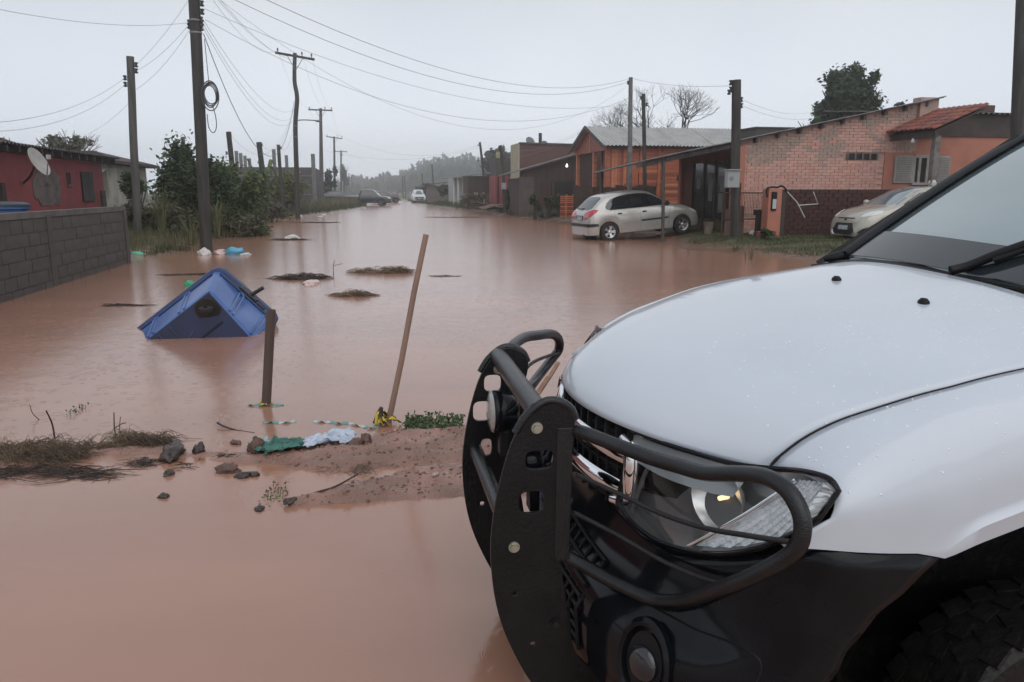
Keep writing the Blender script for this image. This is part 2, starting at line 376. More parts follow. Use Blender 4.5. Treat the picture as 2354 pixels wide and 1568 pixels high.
for sg in (1, -1):
    f = MB()
    for i in range(49):
        for k in ks:
            sf = interp(FF, k); s = lerp(sf, 2.06, i/48); t, z = fsec(s, k); f.v.append(T(s, sg*t, z))
    n_ = len(ks); f.f = [(i*n_+j, (i+1)*n_+j, (i+1)*n_+j+1, i*n_+j+1) for i in range(48) for j in range(n_-1)]
    f.build('fender', WHITE, truck, smooth=50, fix=True, solid=.004, soff=-1)
    gpath = [T(hoodpt(sg*1, v)[0], sg*(abs(hoodpt(sg*1, v)[1])+.003), hoodpt(sg*1, v)[2]-.008) for v in [i/40 for i in range(41)]]
    MB().tube(gpath, .0055, 6).build('shut_line', BLACKM, truck)
    # wheel housing liner
    c = MB(); prof = [(1.0, -.15), (1.03, .2), (1.05, .38), (1.10, .54), (1.2, .67), (1.32, .745), (1.5, .80), (1.72, .825), (1.95, .79), (2.08, .7), (2.14, .5), (2.16, .2), (2.18, -.15)]
    for s, z in prof:
        for t in (.45, .865): c.v.append(T(s, sg*t, z-.012))
    c.f = [(i*2, i*2+1, i*2+3, i*2+2) for i in range(len(prof)-1)]
    ci = len(c.v); c.v += [T(s, sg*.45, z) for s, z in prof]; c.f.append(tuple(range(ci, ci+len(prof))))
    c.build('wheel_liner', mat('muddy_liner', (.006, .006, .0065), .9, col2=(.022, .018, .014), scale=34, lo=.5, hi=.75, bump=1, bscale=50, spec=.2), truck)

# ---- bumper
def plan(z):
    pts = []
    for i in range(60):
        a = i/59; t = .888*sin(a*pi/2); pts.append((t, .69+.40*(1-sqrt(max(0, 1-(t/.888)**2.5)))))
    pts += [(.888, 1.10+i*.02) for i in range(11)]
    return pts
SEND = [(.05, .985), (.15, .99), (.29, 1.0), (.42, 1.03), (.5, 1.06), (.59, 1.12), (.66, 1.2), (.72, 1.275), (.9, 1.28)]
OFFZ = [(-.1, .06), (.02, -.02), (.1, -.08), (.2, -.115), (.3, -.12), (.38, -.10), (.43, -.045), (.47, .0), (.54, .028), (.62, .055), (.7, .09), (.8, .09)]
BTOP = [(0, .60), (.34, .60), (.5, .60), (.6, .632), (.68, .672), (.76, .715), (.8, .742), (.84, .765), (.875, .778), (.888, .775)]
def row(r):
    base = plan(0); out = []
    # cut where the wheel opening begins
    zt = lambda t, s: min(interp(BTOP, t), interp(ARCH, s)-.003) if s > .88 else interp(BTOP, t)
    cut = []
    for t, s in base:
        z = lerp(-.08, zt(t, s), r)
        if s > interp(SEND, z): break
        cut.append((t, s))
    L = [0]
    for a, b in zip(cut, cut[1:]): L.append(L[-1]+sqrt((a[0]-b[0])**2+(a[1]-b[1])**2))
    # stop exactly at the wheel opening
    for i in range(41):
        d = L[-1]*i/40; j = max(k for k in range(len(L)) if L[k] <= d+1e-9); j = min(j, len(cut)-2)
        u = (d-L[j])/(L[j+1]-L[j]); t, s = lerp(cut[j][0], cut[j+1][0], u), lerp(cut[j][1], cut[j+1][1], u)
        z = lerp(-.08, zt(t, s), r); out.append((s+interp(OFFZ, z)*(1-(t/.888)**5)*.9, t-.02*sstep(.2, .0, z), z))
    return out
rows = [row(r/17) for r in range(18)]
bb = MB()
for rw in rows:
    for s, t, z in [(s, -t, z) for s, t, z in rw[:0:-1]]+rw: bb.v.append(T(s, t, z))
n_ = 81; bb.f = [(i*n_+j, (i+1)*n_+j, (i+1)*n_+j+1, i*n_+j+1) for i in range(17) for j in range(n_-1)]
bumper = bb.build('bumper', BLACKP, truck, smooth=60, fix=True, solid=.01, soff=-1)
BUMP = bvh_of(bumper)
def onb(t, z):
    h = project(BUMP, T(0, t, z), (1, 0, 0), 1); return h if h else (V(T(.9, t, z)), V((-1, 0, 0)))
for sg in (1, -1):                                                  # fog lamp pockets
    c, nrm = onb(sg*.60, .325); Q = nrm.to_track_quat('Z', 'Y').to_matrix().to_4x4(); Q.translation = c
    fl = MB().lathe([(.105, -.015), (.108, .006), (.098, .014), (.088, .010), (.078, -.01), (.072, -.03)], 36, Q@Matrix.Diagonal((.8, 1.15, 1, 1))).build('fog_lamp_bezel', BLACKP, truck, smooth=40)
    MB().lathe([(.074, .001), (.05, .003), (.0, .004)], 32, Q@Matrix.Diagonal((.8, 1.15, 1, 1))).build('recess', BLACKM, fl, smooth=60)
    MB().lathe([(.048, .004), (.045, .016), (.03, .022), (0, .024)], 24, Q).build('lens', mat('smoked_lens', (.012, .013, .015), .08, coat=.5), fl, smooth=60)
    seam('bumper_seam', BUMP, [T(.7, sg*.50, .44), T(.8, sg*.66, .455), T(.9, sg*.80, .45), T(.9, sg*.80, .3), T(.9, sg*.79, .1)], (1, 0, 0), .003, BLACKM, truck)
# dark mesh intake between the plates
mi = MB()
for i in range(9):
    z = .17+i*.035
    mi.tube([onb(t, z)[0]+V((-.006, 0, 0)) for t in (-.3, -.15, 0, .15, .3)], .007, 6)
for i in range(13):
    t = -.3+i*.05; mi.tube([onb(t, .17)[0]+V((-.012, 0, 0)), onb(t, .31)[0]+V((-.012, 0, 0)), onb(t, .45)[0]+V((-.012, 0, 0))], .006, 6)
mi.build('intake_mesh', BLACKM, truck)

# ---- grille
gs = lambda t: .636+.74*t*t
gr_ = MB()
for z, h, d in ((.802, .030, .0), (.688, .026, .006)):
    for i in range(24):
        pass
    pr = [(-.012, -h), (-.022, -h*.4), (-.022, h*.4), (-.010, h), (.012, h), (.012, -h)]
    L_ = [lerp(-.345, .345, i/24) for i in range(25)]
    o = len(gr_.v)
    for t in L_:
        up = .020*(t/.345)**2
        for a, b in pr: gr_.v.append(T(gs(t)+a+d, t, z+b-up*.3))
    gr_.f += [(o+i*6+j, o+i*6+(j+1) % 6, o+(i+1)*6+(j+1) % 6, o+(i+1)*6+j) for i in range(24) for j in range(6)]
for sg in (1, -1):
    pth = smooth_path([T(gs(.33)-.005, sg*.30, .832), T(gs(.35)-.008, sg*.345, .81), T(gs(.35)-.008, sg*.352, .74), T(gs(.34), sg*.335, .66), T(gs(.29), sg*.27, .635)], 6)
    gr_.tube(pth, [(.016 if sg > 0 else .024)+.008*sin(pi*i/(len(pth)-1)) for i in range(len(pth))], 10)
grille = gr_.build('grille', CHROME, truck, smooth=45, fix=True)
bk = MB().grid(lambda u, v: T(gs(lerp(-.34, .34, u))+.055, lerp(-.34, .34, u), lerp(.60, .875, v)), 20, 3)
bk.build('grille_backing', BLACKM, grille)
fin = MB()
for i in range(15):
    t = -.32+i*.0457; fin.box(T(gs(t)+.025, t, .838), (.04, .009, .045)); fin.box(T(gs(t)+.03, t, .75), (.03, .008, .075)); fin.box(T(gs(t)+.03, t, .64), (.03, .008, .06))
for z in (.832, .765, .735, .655, .63):
    fin.tube([T(gs(t)+.022, t, z) for t in [lerp(-.34, .34, i/14) for i in range(15)]], .007, 6)
fin.build('fin', BLACKM, grille)

# ---- headlights
LT = [(.335, .728, .862), (.41, .768, .862), (.48, .808, .863), (.6, .885, .867), (.68, .945, .882), (.75, .968, .905), (.8, .980, .918), (.845, .992, .922), (.87, .998, .905)]
LB = [(.325, .697, .650), (.38, .722, .612), (.46, .755, .600), (.55, .785, .618), (.64, .815, .650), (.72, .850, .690), (.79, .890, .742), (.845, .925, .80), (.874, .955, .845)]
def lp(sg, u, v, off=0):
    a = [catm([(i/8, LT[i][k]) for i in range(9)], u) for k in range(3)]; b = [catm([(i/8, LB[i][k]) for i in range(9)], u) for k in range(3)]
    p = [lerp(a[k], b[k], v) for k in range(3)]
    bul = .012*sin(pi*v)*sin(pi*min(1, u*1.1))
    n_ = V((-1, .55+.9*u, .15)).normalized()
    return V(T(p[1]+n_.x*(bul+off), sg*(p[0]+n_.y*(bul+off)), p[2]+n_.z*(bul+off)-(.03*u if sg < 0 else 0)))
CLEAR = bpy.data.materials.new('clear_lens'); CLEAR.use_nodes = True
_n, _l = CLEAR.node_tree.nodes, CLEAR.node_tree.links; _n.clear()
_o = _n.new('ShaderNodeOutputMaterial'); _t = _n.new('ShaderNodeBsdfTransparent'); _g = _n.new('ShaderNodeBsdfGlossy'); _g.inputs['Roughness'].default_value = .03
_t.inputs[0].default_value = (.93, .95, .96, 1)
_f = _n.new('ShaderNodeFresnel'); _f.inputs[0].default_value = 1.28; _m = _n.new('ShaderNodeMixShader')
_l.new(_f.outputs[0], _m.inputs[0]); _l.new(_t.outputs[0], _m.inputs[1]); _l.new(_g.outputs[0], _m.inputs[2]); _l.new(_m.outputs[0], _o.inputs[0])
REFL = mat('reflector_sky_white', (.90, .92, .94), .25, metal=.0, bump=.9, bscale=30, stretch=(1, 1, 3))  # non-metal white stands in for sky mirrored in the lamp ribs
HOUS = mat('grey_lamp_housing', (.11, .108, .108), .4, spec=.3)
for sg in (1, -1):
    hl = MB().grid(lambda u, v: lp(sg, u, v, .006), 25, 13).build('headlight', CLEAR, truck, smooth=60)
    ho = MB().grid(lambda u, v: lp(sg, u, v, -.05 if 0 < u < 1 and 0 < v < 1 else -.004), 25, 13).build('housing', HOUS, hl, smooth=30)
    # rubber rim
    rim = [lp(sg, i/24, 0, .006) for i in range(25)]+[lp(sg, 1, i/8, .006) for i in range(1, 9)]+[lp(sg, 1-i/24, 1, .006) for i in range(1, 25)]+[lp(sg, 0, 1-i/8, .006) for i in range(1, 8)]
    MB().tube(rim, .007, 6, closed=True).build('rim', BLACKP, hl, smooth=60)
    # main reflector bowl with bulb, ribbed side reflector, corner lamp
    def bowl(u, v, rad, name, m, dep=.045, n=32, su=.7):
        c = lp(sg, u, v, -.012); ax = V((-1, -sg*.35, .05)).normalized(); Q = ax.to_track_quat('Z', 'Y').to_matrix().to_4x4(); Q.translation = c
        o = MB().lathe([(rad, .004), (rad*.97, .0), (rad*.85, -dep*.45), (rad*.55, -dep*.85), (rad*.16, -dep)], n, Q).build(name, m, hl, smooth=40)
        return Q
    Q = bowl(.40, .40, .086, 'reflector_bowl', mat('bowl_chrome', (.86, .84, .80), .26, metal=.7))
    MB().lathe([(.0, -.004), (.006, -.008), (.007, -.045)], 16, Q).build('bulb', mat('lit_bulb', (1, .85, .6), .3, emit=((1, .66, .34), 1.6)), hl, smooth=60)
    rb = MB(); rb.grid(lambda u, v: lp(sg, lerp(lerp(.68, .42, v), .90, u), lerp(.14, .96, v), -.014-.010*abs(sin(u*pi*7+v*5))), 57, 20)
    rb.build('ribbed_reflector', REFL, hl, smooth=20)
    cl = MB(); cl.grid(lambda u, v: lp(sg, lerp(.86, .985, u), lerp(.1, .86, v), -.008-.006*abs(sin(v*pi*6))), 6, 49)
    cl.build('corner_lamp', mat('corner_reflector', (.9, .9, .88), .15, metal=.6), hl, smooth=20)
    dv = MB().tube([lp(sg, lerp(.67, .41, i/8), lerp(.12, .97, i/8), -.006) for i in range(9)], .006, 6).build('divider', CHROME, hl, smooth=60)
    MB().tube([lp(sg, .13, .05, -.01), lp(sg, .10, .5, -.012), lp(sg, .09, .95, -.01)], .006, 6).build('divider', HOUS, hl)
    MB().grid(lambda u, v: lp(sg, lerp(.0, .45, u), lerp(0, .34, v), .001), 8, 5).build('upper_cover', mat('frosted_grey_cover', (.30, .33, .34), .2, coat=.5), hl, smooth=60)

# ---- bull bar
def plate_outline():
    fr = [(.420, .905), (.385, .84), (.352, .72), (.333, .60), (.330, .50), (.340, .39), (.362, .29), (.40, .19), (.45, .09), (.52, .0), (.6, -.06)]
    bkk = [(.72, -.06), (.69, .06), (.59, .16), (.565, .27), (.548, .38), (.528, .50), (.53, .62), (.537, .74), (.552, .83), (.563, .89)]
    top = [(.555, .928), (.525, .95), (.49, .958), (.455, .948)]
    return fr+bkk+top
HOLES = [('slot', .465, .79, .040, .028), ('slot', .445, .665, .036, .033), ('hole', .40, .385, .008, .008), ('hole', .455, .215, .008, .008)]
def plate(HOLES):
    bm = bmesh.new(); ol = smooth_path([(a, b, 0) for a, b in plate_outline()], 3, closed=True)
    vs_ = [bm.verts.new((p.x, 0, p.y)) for p in ol]; ed = [bm.edges.new((vs_[i], vs_[(i+1) % len(vs_)])) for i in range(len(vs_))]
    for _, s, z, a, b in HOLES:
        n_ = 24 if a > .02 else 12
        hv = [bm.verts.new((s+a*math.copysign(abs(cos(k*2*pi/n_))**.6, cos(k*2*pi/n_)), 0, z+b*math.copysign(abs(sin(k*2*pi/n_))**.6, sin(k*2*pi/n_)))) for k in range(n_)]
        ed += [bm.edges.new((hv[i], hv[(i+1) % n_])) for i in range(n_)]
    bmesh.ops.triangle_fill(bm, edges=ed, use_beauty=True)
    r = bmesh.ops.extrude_face_region(bm, geom=list(bm.faces))
    for v in r['geom']:
        if isinstance(v, bmesh.types.BMVert): v.co.y -= .012
    bmesh.ops.recalc_face_normals(bm, faces=bm.faces)
    me = bpy.data.meshes.new('side_plate'); bm.to_mesh(me); bm.free(); me.materials.append(mat('plate_black_steel', (.0045, .005, .0062), .34, spec=.3, bump=.2, bscale=120, col2=(.008, .0085, .0095), scale=9)); return me
ct = MB()
ct.tube([T(.462, -.31, .925), T(.462, .31, .925)], .031, 20)
bar = ct.build('bull_bar', BLACKT, truck, smooth=40)
for s_, z_ in ((.375, .60), (.50, .20)): MB().tube([T(s_, -.31, z_), T(s_, .31, z_)], .024, 20).build('cross_tube', BLACKT, bar, smooth=40)
pm = plate(HOLES)
pmf = plate([('slot', .437, .835, .030, .030), ('slot', .40, .735, .032, .036), ('slot', .415, .60, .02, .032), ('hole', .40, .385, .008, .008)])
for t in (.306, -.294):
    o = inst('side_plate', pm if t > 0 else pmf, bar, (0, -t, 0)); bmod = o.modifiers.new('b', 'BEVEL'); bmod.width = .003; bmod.segments = 2; bmod.limit_method = 'ANGLE'
    sg = 1 if t > 0 else -1
    rimp = smooth_path([T(.398, sg*.31, .87), T(.425, sg*.31, .915), T(.47, sg*.31, .952), T(.51, sg*.31, .956), T(.548, sg*.31, .935), T(.566, sg*.31, .90)], 6)
    MB().tube(rimp, .012, 8).build('plate_rim', BLACKT, bar, smooth=60)
    MB().box(T(.535, sg*.318, .68), (.045, .006, .4)).build('bracket', BLACKT, bar, bevel=.002)
    for s, z in ((.455, .885), (.395, .535), (.52, .28)):
        Q = Matrix.Translation(T(s, t+.008, z))@Matrix.Rotation(pi/2, 4, 'X')
        MB().lathe([(.0125, 0), (.0125, .009), (.0115, .011), (0, .011)], 6, Q@Matrix.Translation((0, 0, .007))).build('bolt', STEEL if z > .4 else BLACKT, bar, smooth=30)
        MB().lathe([(.016, .0), (.016, .008), (0, .008)], 20, Q@Matrix.Translation((0, 0, .002))).build('washer', STEEL if z > .4 else BLACKT, bar, smooth=30)
    HP = [(.30, .565, .865), (.34, .60, .862), (.40, .665, .848), (.48, .725, .842), (.56, .765, .85), (.64, .80, .862), (.72, .838, .892), (.79, .866, .912), (.85, .885, .908), (.89, .897, .875), (.903, .90, .835), (.897, .894, .79), (.865, .872, .74), (.80, .83, .665), (.73, .80, .60), (.65, .775, .53), (.585, .752, .485), (.53, .73, .462), (.47, .695, .455), (.40, .645, .457), (.34, .60, .465), (.30, .56, .475)]
    if sg < 0: HP = [(.30, .50, .94), (.34, .515, .95), (.48, .591, .947), (.58, .666, .93), (.68, .735, .91), (.75, .78, .885), (.80, .81, .847), (.82, .813, .806), (.79, .785, .785), (.72, .736, .765), (.6, .665, .746), (.5, .613, .735), (.38, .55, .72), (.3, .52, .71)]
    MB().tube(smooth_path([T(b, sg*a, c) for a, b, c in HP], 5), .0195, 14).build('headlight_guard', BLACKT, bar, smooth=60)
    for RP in ([(.31, .53, .80), (.36, .55, .825), (.5, .63, .845), (.8, .81, .80)], [(.31, .53, .76), (.62, .69, .755)]) if sg < 0 else ([(.31, .575, .735), (.42, .665, .718), (.53, .745, .705), (.66, .80, .727), (.78, .845, .765), (.885, .885, .80)], [(.31, .57, .62), (.42, .66, .60), (.54, .735, .585), (.66, .785, .60), (.76, .81, .632)]):
        MB().tube(smooth_path([T(b, sg*a, c) for a, b, c in RP], 6), .0068, 8).build('guard_rod', BLACKT, bar, smooth=60)
# auxiliary driving lamps between the plates
for t, s, z in ((-.20, .44, .76), (.20, .455, .745)):
    Q = Matrix.Translation(T(s, t, z))@Matrix.Rotation(-pi/2, 4, 'Y')
    al = MB().lathe([(0, -.075), (.03, -.072), (.06, -.05), (.072, -.015), (.074, .012), (.070, .02)], 32, Q).build('driving_lamp', BLACKP, bar, smooth=40)
    MB().lathe([(.071, .018), (.066, .027), (.04, .033), (0, .035)], 32, Q).build('lamp_glass', mat('ribbed_lamp_glass', (.35, .34, .32), .15, coat=1, bump=.4, bscale=50), bar, smooth=60)
    MB().box(T(s+.02, t, z-.11), (.03, .05, .09)).build('lamp_bracket', BLACKT, bar, bevel=.003)

# ---- cowl, glass, wipers, cab, bed
cw = MB().grid(lambda u, v: T(lerp(1.895, 1.985, v)+.0*(u-.5)**2, lerp(-.72, .72, u), 1.225-.06*abs(2*u-1)**2.6-.012*sin(pi*v)+.012*v), 25, 5)
cw.build('cowl', BLACKM, truck, smooth=60, solid=.02)
vent = MB()
for i in range(22):
    t = -.1+i*.022; vent.box(T(1.945, t, 1.222), (.05, .006, .012))
vent.build('cowl_vent', BLACKM, truck)
def glass(u, v, off=0):
    t = lerp(-.665, .665, u)*(1-.11*v); s = 1.975+.90*v+.05*(2*u-1)**2*(1-.3*v); z = 1.232+.545*v-.03*abs(2*u-1)**2.4*(1-v)-.0*u+.022*sin(pi*v)
    return V(T(s-.5*off, t, z+.85*off))
GLASS = mat('sky_reflection_windscreen', (.25, .315, .33), .05, spec=.7, coat=.8, col2=(.19, .245, .26), scale=1.6, stretch=(1, .5, 2), lo=.3, hi=.7)  # pale base and streaks paint the reflected sky into the glass
DGLASS = mat('dark_tinted_glass', (.016, .02, .023), .05, spec=.8, coat=.6)
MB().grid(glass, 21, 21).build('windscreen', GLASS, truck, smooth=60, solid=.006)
MB().grid(lambda u, v: glass(u, .004+v*(.145+.05*(u-.5)**2), .006), 21, 6).build('lower_windscreen_band', mat('dark_dash_behind_glass', (.02, .025, .03), .06, spec=.5, coat=.2), truck, smooth=60)
for u in (0, 1):
    pth = [glass(u, v, .004)+V((0, (-.03 if u else .03), 0)) for v in [i/14 for i in range(15)]]
    q = MB(); sec = [(-.038, -.018), (-.038, .010), (-.016, .018), (.016, .018), (.035, .0), (.035, -.024)]
    for p in pth: q.v += [(p.x, p.y+a, p.z+b) for a, b in sec]
    q.f = [(i*6+j, i*6+(j+1) % 6, (i+1)*6+(j+1) % 6, (i+1)*6+j) for i in range(14) for j in range(6)]+[(5, 4, 3, 2, 1, 0)]
    q.build('pillar', BLACKP, truck, smooth=30, fix=True)
    c0 = glass(u, 0)+V((-.06, .075 if u == 0 else -.075, -.012))
    MB().tube([c0+V((.0, 0, -.005)), c0+V((.05, -.03 if u == 0 else .03, .006)), c0+V((.14, -.045 if u == 0 else .045, .04))], [.014, .024, .022], 10).build('pillar_foot', BLACKM, truck, smooth=60)
roof = MB().grid(lambda u, v: T(lerp(2.86, 4.05, v), lerp(-.62, .62, u)*(1-.03*v), 1.775+.035*sin(pi*v)-.05*abs(2*u-1)**3), 15, 12)
roof.build('roof', WHITE, truck, smooth=60, solid=.03)
for sg in (1, -1):
    MB().grid(lambda u, v: T(lerp(2.06, 4.1, u), sg*(.886-.006*(2*v-1)**2), lerp(.42, 1.16, v)), 12, 8).build('door_panel', WHITE, truck, smooth=60, solid=.02)
    tri = MB(); tri.v = [T(1.98, sg*.80, 1.15), T(2.12, sg*.882, 1.165), T(2.92, sg*.645, 1.75), T(2.75, sg*.63, 1.70)]; tri.f = [(0, 1, 2, 3)]; tri.build('pillar_panel', BLACKP, truck, solid=.02)
    sd = MB(); sd.v = [T(2.1, sg*.88, 1.165), T(4.08, sg*.88, 1.165), T(4.02, sg*.64, 1.755), T(2.88, sg*.64, 1.755)]; sd.f = [(0, 1, 2, 3)]
    sd.build('side_glass', DGLASS, truck, solid=.01)
    MB().grid(lambda u, v: T(lerp(4.12, 5.35, u), sg*.888, lerp(.5 if not .3 < u < .75 else .8, 1.14, v)), 14, 4).build('bed_side', WHITE, truck, solid=.03)
bd = MB().box(T(4.74, 0, .72), (1.2, 1.5, .1)).box(T(5.34, 0, .82), (.04, 1.7, .6)).box(T(4.14, 0, 1.1), (.03, 1.6, 1.1))
bd.build('bed', WHITE, truck)
MB().box(T(3.1, 0, .38), (2.0, 1.7, .16)).box(T(3.0, 0, .28), (3.9, .9, .16)).box(T(3.0, 0, .95), (1.6, 1.5, .1)).build('chassis', BLACKM, truck)
# wipers and washer nozzles
MB().tube(smooth_path([T(1.93, .03, 1.245), T(1.98, .05, 1.262), glass(.585, .09, .03), glass(.685, .24, .035)], 5), .016, 8).build('wiper_arm', BLACKM, truck, smooth=60)
MB().tube(smooth_path([glass(.58, .06, .02), glass(.685, .24, .024), glass(.80, .45, .02)], 6), .013, 6).build('wiper_blade', BLACKM, truck, smooth=60)
MB().tube([glass(.655, .19, .045), glass(.715, .29, .045)], .02, 8).build('wiper_clip', BLACKM, truck, smooth=60)
MB().tube(smooth_path([glass(.80, .03, .02), glass(.90, .15, .024), glass(.98, .3, .02)], 6), .012, 6).build('wiper_blade', BLACKM, truck, smooth=60)
for t, s in ((-.10, 1.60), (.30, 1.62)):
    v = (s-sfront(t))/(1.9-sfront(t)); z = hoodpt(t/.715, v)[2]
    MB().lathe([(.019, -.002), (.018, .006), (.010, .014), (0, .015)], 16, Matrix.Translation(T(s, t, z))@Matrix.Diagonal((.8, 1, 1, 1))).build('washer_nozzle', BLACKM, truck, smooth=60)
# wheels
def wheel_mesh(rad, wid, lug=True):
    b = MB(); prof = [(rad*.60, -wid*.44), (rad*.75, -wid*.5), (rad*.93, -wid*.48), (rad*.985, -wid*.40), (rad*.985, wid*.40), (rad*.93, wid*.48), (rad*.75, wid*.5), (rad*.60, wid*.44)]
    b.lathe(prof, 48)
    if lug:
        for i in range(30):
            for k_, (zz, ww) in enumerate(((-.36, .2), (-.12, .2), (.12, .2), (.36, .2))):
                a = 2*pi*(i+.5*(k_ % 2))/30; Q = Matrix.Rotation(a, 3, 'Z')@Matrix.Rotation(.25*(1 if k_ % 2 else -1), 3, 'X')
                b.box(Q@V((rad*.985, 0, 0))+V((0, 0, zz*wid)), (.012, rad*.16, ww*wid), M=Q)
    return b
def add_wheel(parent, loc, rad, wid, out, tm, rm, lug=True, spokes=5, name='wheel'):
    Q = Matrix.Rotation(-pi/2 if out > 0 else pi/2, 4, 'X'); Q.translation = V(loc)
    b = wheel_mesh(rad, wid, lug); b.v = [tuple(Q@V(v)) for v in b.v]; w_ = b.build(name, tm, parent, smooth=35)
    r = MB().lathe([(rad*.64, wid*.40), (rad*.62, wid*.47), (rad*.585, wid*.44), (rad*.56, wid*.1), (rad*.50, wid*.06)], 32)
    MB().lathe([(rad*.57, wid*.09), (0.001, wid*.07)], 24, Q).build('brake_backing', BLACKM, w_)
    for i in range(spokes):
        a = 2*pi*i/spokes; d = V((cos(a), sin(a), 0)); e = V((-sin(a), cos(a), 0))
        r.add([d*rad*.10+e*rad*.10+V((0, 0, wid*.32)), d*rad*.10-e*rad*.10+V((0, 0, wid*.32)), d*rad*.57-e*rad*.15+V((0, 0, wid*.42)), d*rad*.57+e*rad*.15+V((0, 0, wid*.42)),
               d*rad*.10+e*rad*.10+V((0, 0, wid*.1)), d*rad*.10-e*rad*.10+V((0, 0, wid*.1)), d*rad*.57-e*rad*.15+V((0, 0, wid*.1)), d*rad*.57+e*rad*.15+V((0, 0, wid*.1))],
              [(0, 1, 2, 3), (0, 4, 5, 1), (1, 5, 6, 2), (2, 6, 7, 3), (3, 7, 4, 0)])
    r.lathe([(rad*.15, wid*.2), (rad*.15, wid*.36), (rad*.08, wid*.40), (0.001, wid*.40)], 16)
    r.v = [tuple(Q@V(v)) for v in r.v]; r.build('rim', rm, w_, smooth=35)
    return w_
ALLOY = mat('alloy_rim', (.62, .63, .64), .28, metal=.9)
for s in (1.74, 4.62):
    for t in (.735, -.735):
        add_wheel(truck, T(s, t, .10), .37, .245, -1 if t > 0 else 1, mat('wet_tyre', (.006, .006, .0065), .5, bump=.4, bscale=40, col2=(.012, .011, .010), scale=12, spec=.35), ALLOY)
# beads of rain on the paint
rd = MB(); rr_ = random.Random(3)
dm = [(1, 0), (.8, .45), (.4, .75), (.02, .85)]
fb = MB(); n6 = 7
hv = bvh_of(hood)
fen = bvh_of(*[o for o in truck.children if o.name.startswith('fender')])
cnt = 0
while cnt < 620:
    s = rr_.uniform(.95, 2.0); t = rr_.uniform(.2, .88); h = (fen if t > .70 else hv).ray_cast(V(T(s, t, 3)), V((0, 0, -1)))
    if h[0] is None: continue
    cnt += 1; r0 = rr_.choice((.0012, .0016, .002, .0032)); Q = h[1].to_track_quat('Z', 'Y').to_matrix().to_4x4(); Q.translation = h[0]
    rd.lathe([(r0*a, r0*.55*b) for a, b in dm], n6, Q@Matrix.Diagonal((1, rr_.uniform(.8, 1.4), 1, 1)))
tag(rd.build('raindrops', mat('water_bead', (.72, .74, .76), .03, coat=1), truck, smooth=80), kind='stuff')
# ------------------------------------------------------------------ utility poles and wires
WOOD_D = mat('weathered_dark_pole', (.026, .024, .022), .75, col2=(.05, .045, .039), scale=10, bump=.8, bscale=26, stretch=(1, 1, .12))
WOOD_G = mat('grey_old_pole', (.10, .095, .088), .75, col2=(.06, .056, .05), scale=8, bump=.7, bscale=26, stretch=(1, 1, .12))
CONC = mat('cast_concrete', (.17, .175, .17), .75, col2=(.115, .115, .11), scale=5, bump=.3, bscale=40)
INSUL = mat('dark_porcelain', (.022, .020, .020), .3)
GALV = mat('galvanised_steel', (.22, .22, .22), .45, metal=.6)
WIRE = mat('wire_black', (.07, .07, .075), .5)
WIREG = mat('wire_grey', (.24, .245, .26), .5)
def pole(name, pts, y, r0, r1, m, label, arm=None, armins=(), ins=(), bands=(), group=None, box=None, n=12, base=None, cat='utility pole'):
    """pts: spots from the foot up; ins: spool insulators; arm: ends of a crossarm"""
    P = [at(u, v, y) for u, v in pts]; org = V((P[0].x, P[0].y, min(P[0].z, 0)-.35))
    if base is not None: org.z = base
    t = thing(name, label, cat, org, 0, group); k = len(P); Q = [V((0, 0, 0))+V((P[0].x-org.x, P[0].y-org.y, 0))]+[p-org for p in P]
    pp = smooth_path(Q, 4); MB().tube(pp, [lerp(r0, r1, i/(len(pp)-1)) for i in range(len(pp))], n).build('shaft', m, t, smooth=50)
    if arm:
        a, b = at(*arm[0], y-.12)-org, at(*arm[1], y-.12)-org; MB().beam(a, b, .1, .12).build('crossarm', m, t)
        mid = (a+b)/2
        for e in (.3, .7):
            c = a.lerp(b, e); MB().beam(c-V((0, 0, .05)), mid-V((0, 0, .75)), .02, .03).build('brace', GALV, t)
        for u_, v_ in armins:
            c = at(u_, v_, y-.12)-org; MB().lathe([(.02, -.22), (.02, -.06), (.055, -.05), (.03, 0), (.05, .02), (.03, .08), (0, .09)], 10, Matrix.Translation(c)).build('insulator', INSUL, t, smooth=50)
    for u_, v_ in ins:
        c = at(u_, v_, y)-org; ax = min(Q, key=lambda q: abs(q.z-c.z)); ps_ = min(pp, key=lambda q: abs(q.z-c.z))
        b_ = MB().lathe([(.02, -.07), (.05, -.06), (.05, -.025), (.028, -.02), (.028, .02), (.05, .025), (.05, .06), (.02, .07)], 10, Matrix.Translation(c)).build('insulator', INSUL, t, smooth=40)
        MB().beam(V((ps_.x, ps_.y, c.z)), c, .03, .02).build('insulator_bracket', INSUL, t)
    for u_, v_ in bands:
        c = at(u_, v_, y)-org; ps_ = min(pp, key=lambda q: abs(q.z-c.z)); rr = lerp(r0, r1, pp.index(ps_)/(len(pp)-1))+.012
        MB().lathe([(rr, -.02), (rr+.004, 0), (rr, .02)], 14, Matrix.Translation(ps_)).build('steel_band', GALV, t, smooth=60)
    if box:
        c = at(box[0], box[1], y-r0-.08)-org; MB().box(c, (box[2], .16, box[3])).build('meter_box', mat('grey_meter_box', (.30, .32, .32), .5), t, bevel=.01)
    return t
big = pole('utility_pole', [(475, 582), (470, 480), (461, 300), (452, 110), (446, 0), (443, -70)], 19.5, .15, .125, WOOD_D, 'thick weathered wooden pole with coiled cable rising from the water edge',
     ins=[(464, 8), (465, 27), (462, 45), (435, 52), (464, 52), (463, 64), (435, 60)], bands=[(452, 37), (453, 76)])
pole('utility_pole', [(318, 556), (313, 440), (307, 330), (303, 215), (299, 130)], 22.3, .115, .10, WOOD_G, 'shorter wooden pole standing right of the red house',
     ins=[(313, 149), (313, 163), (287, 179), (288, 194)])
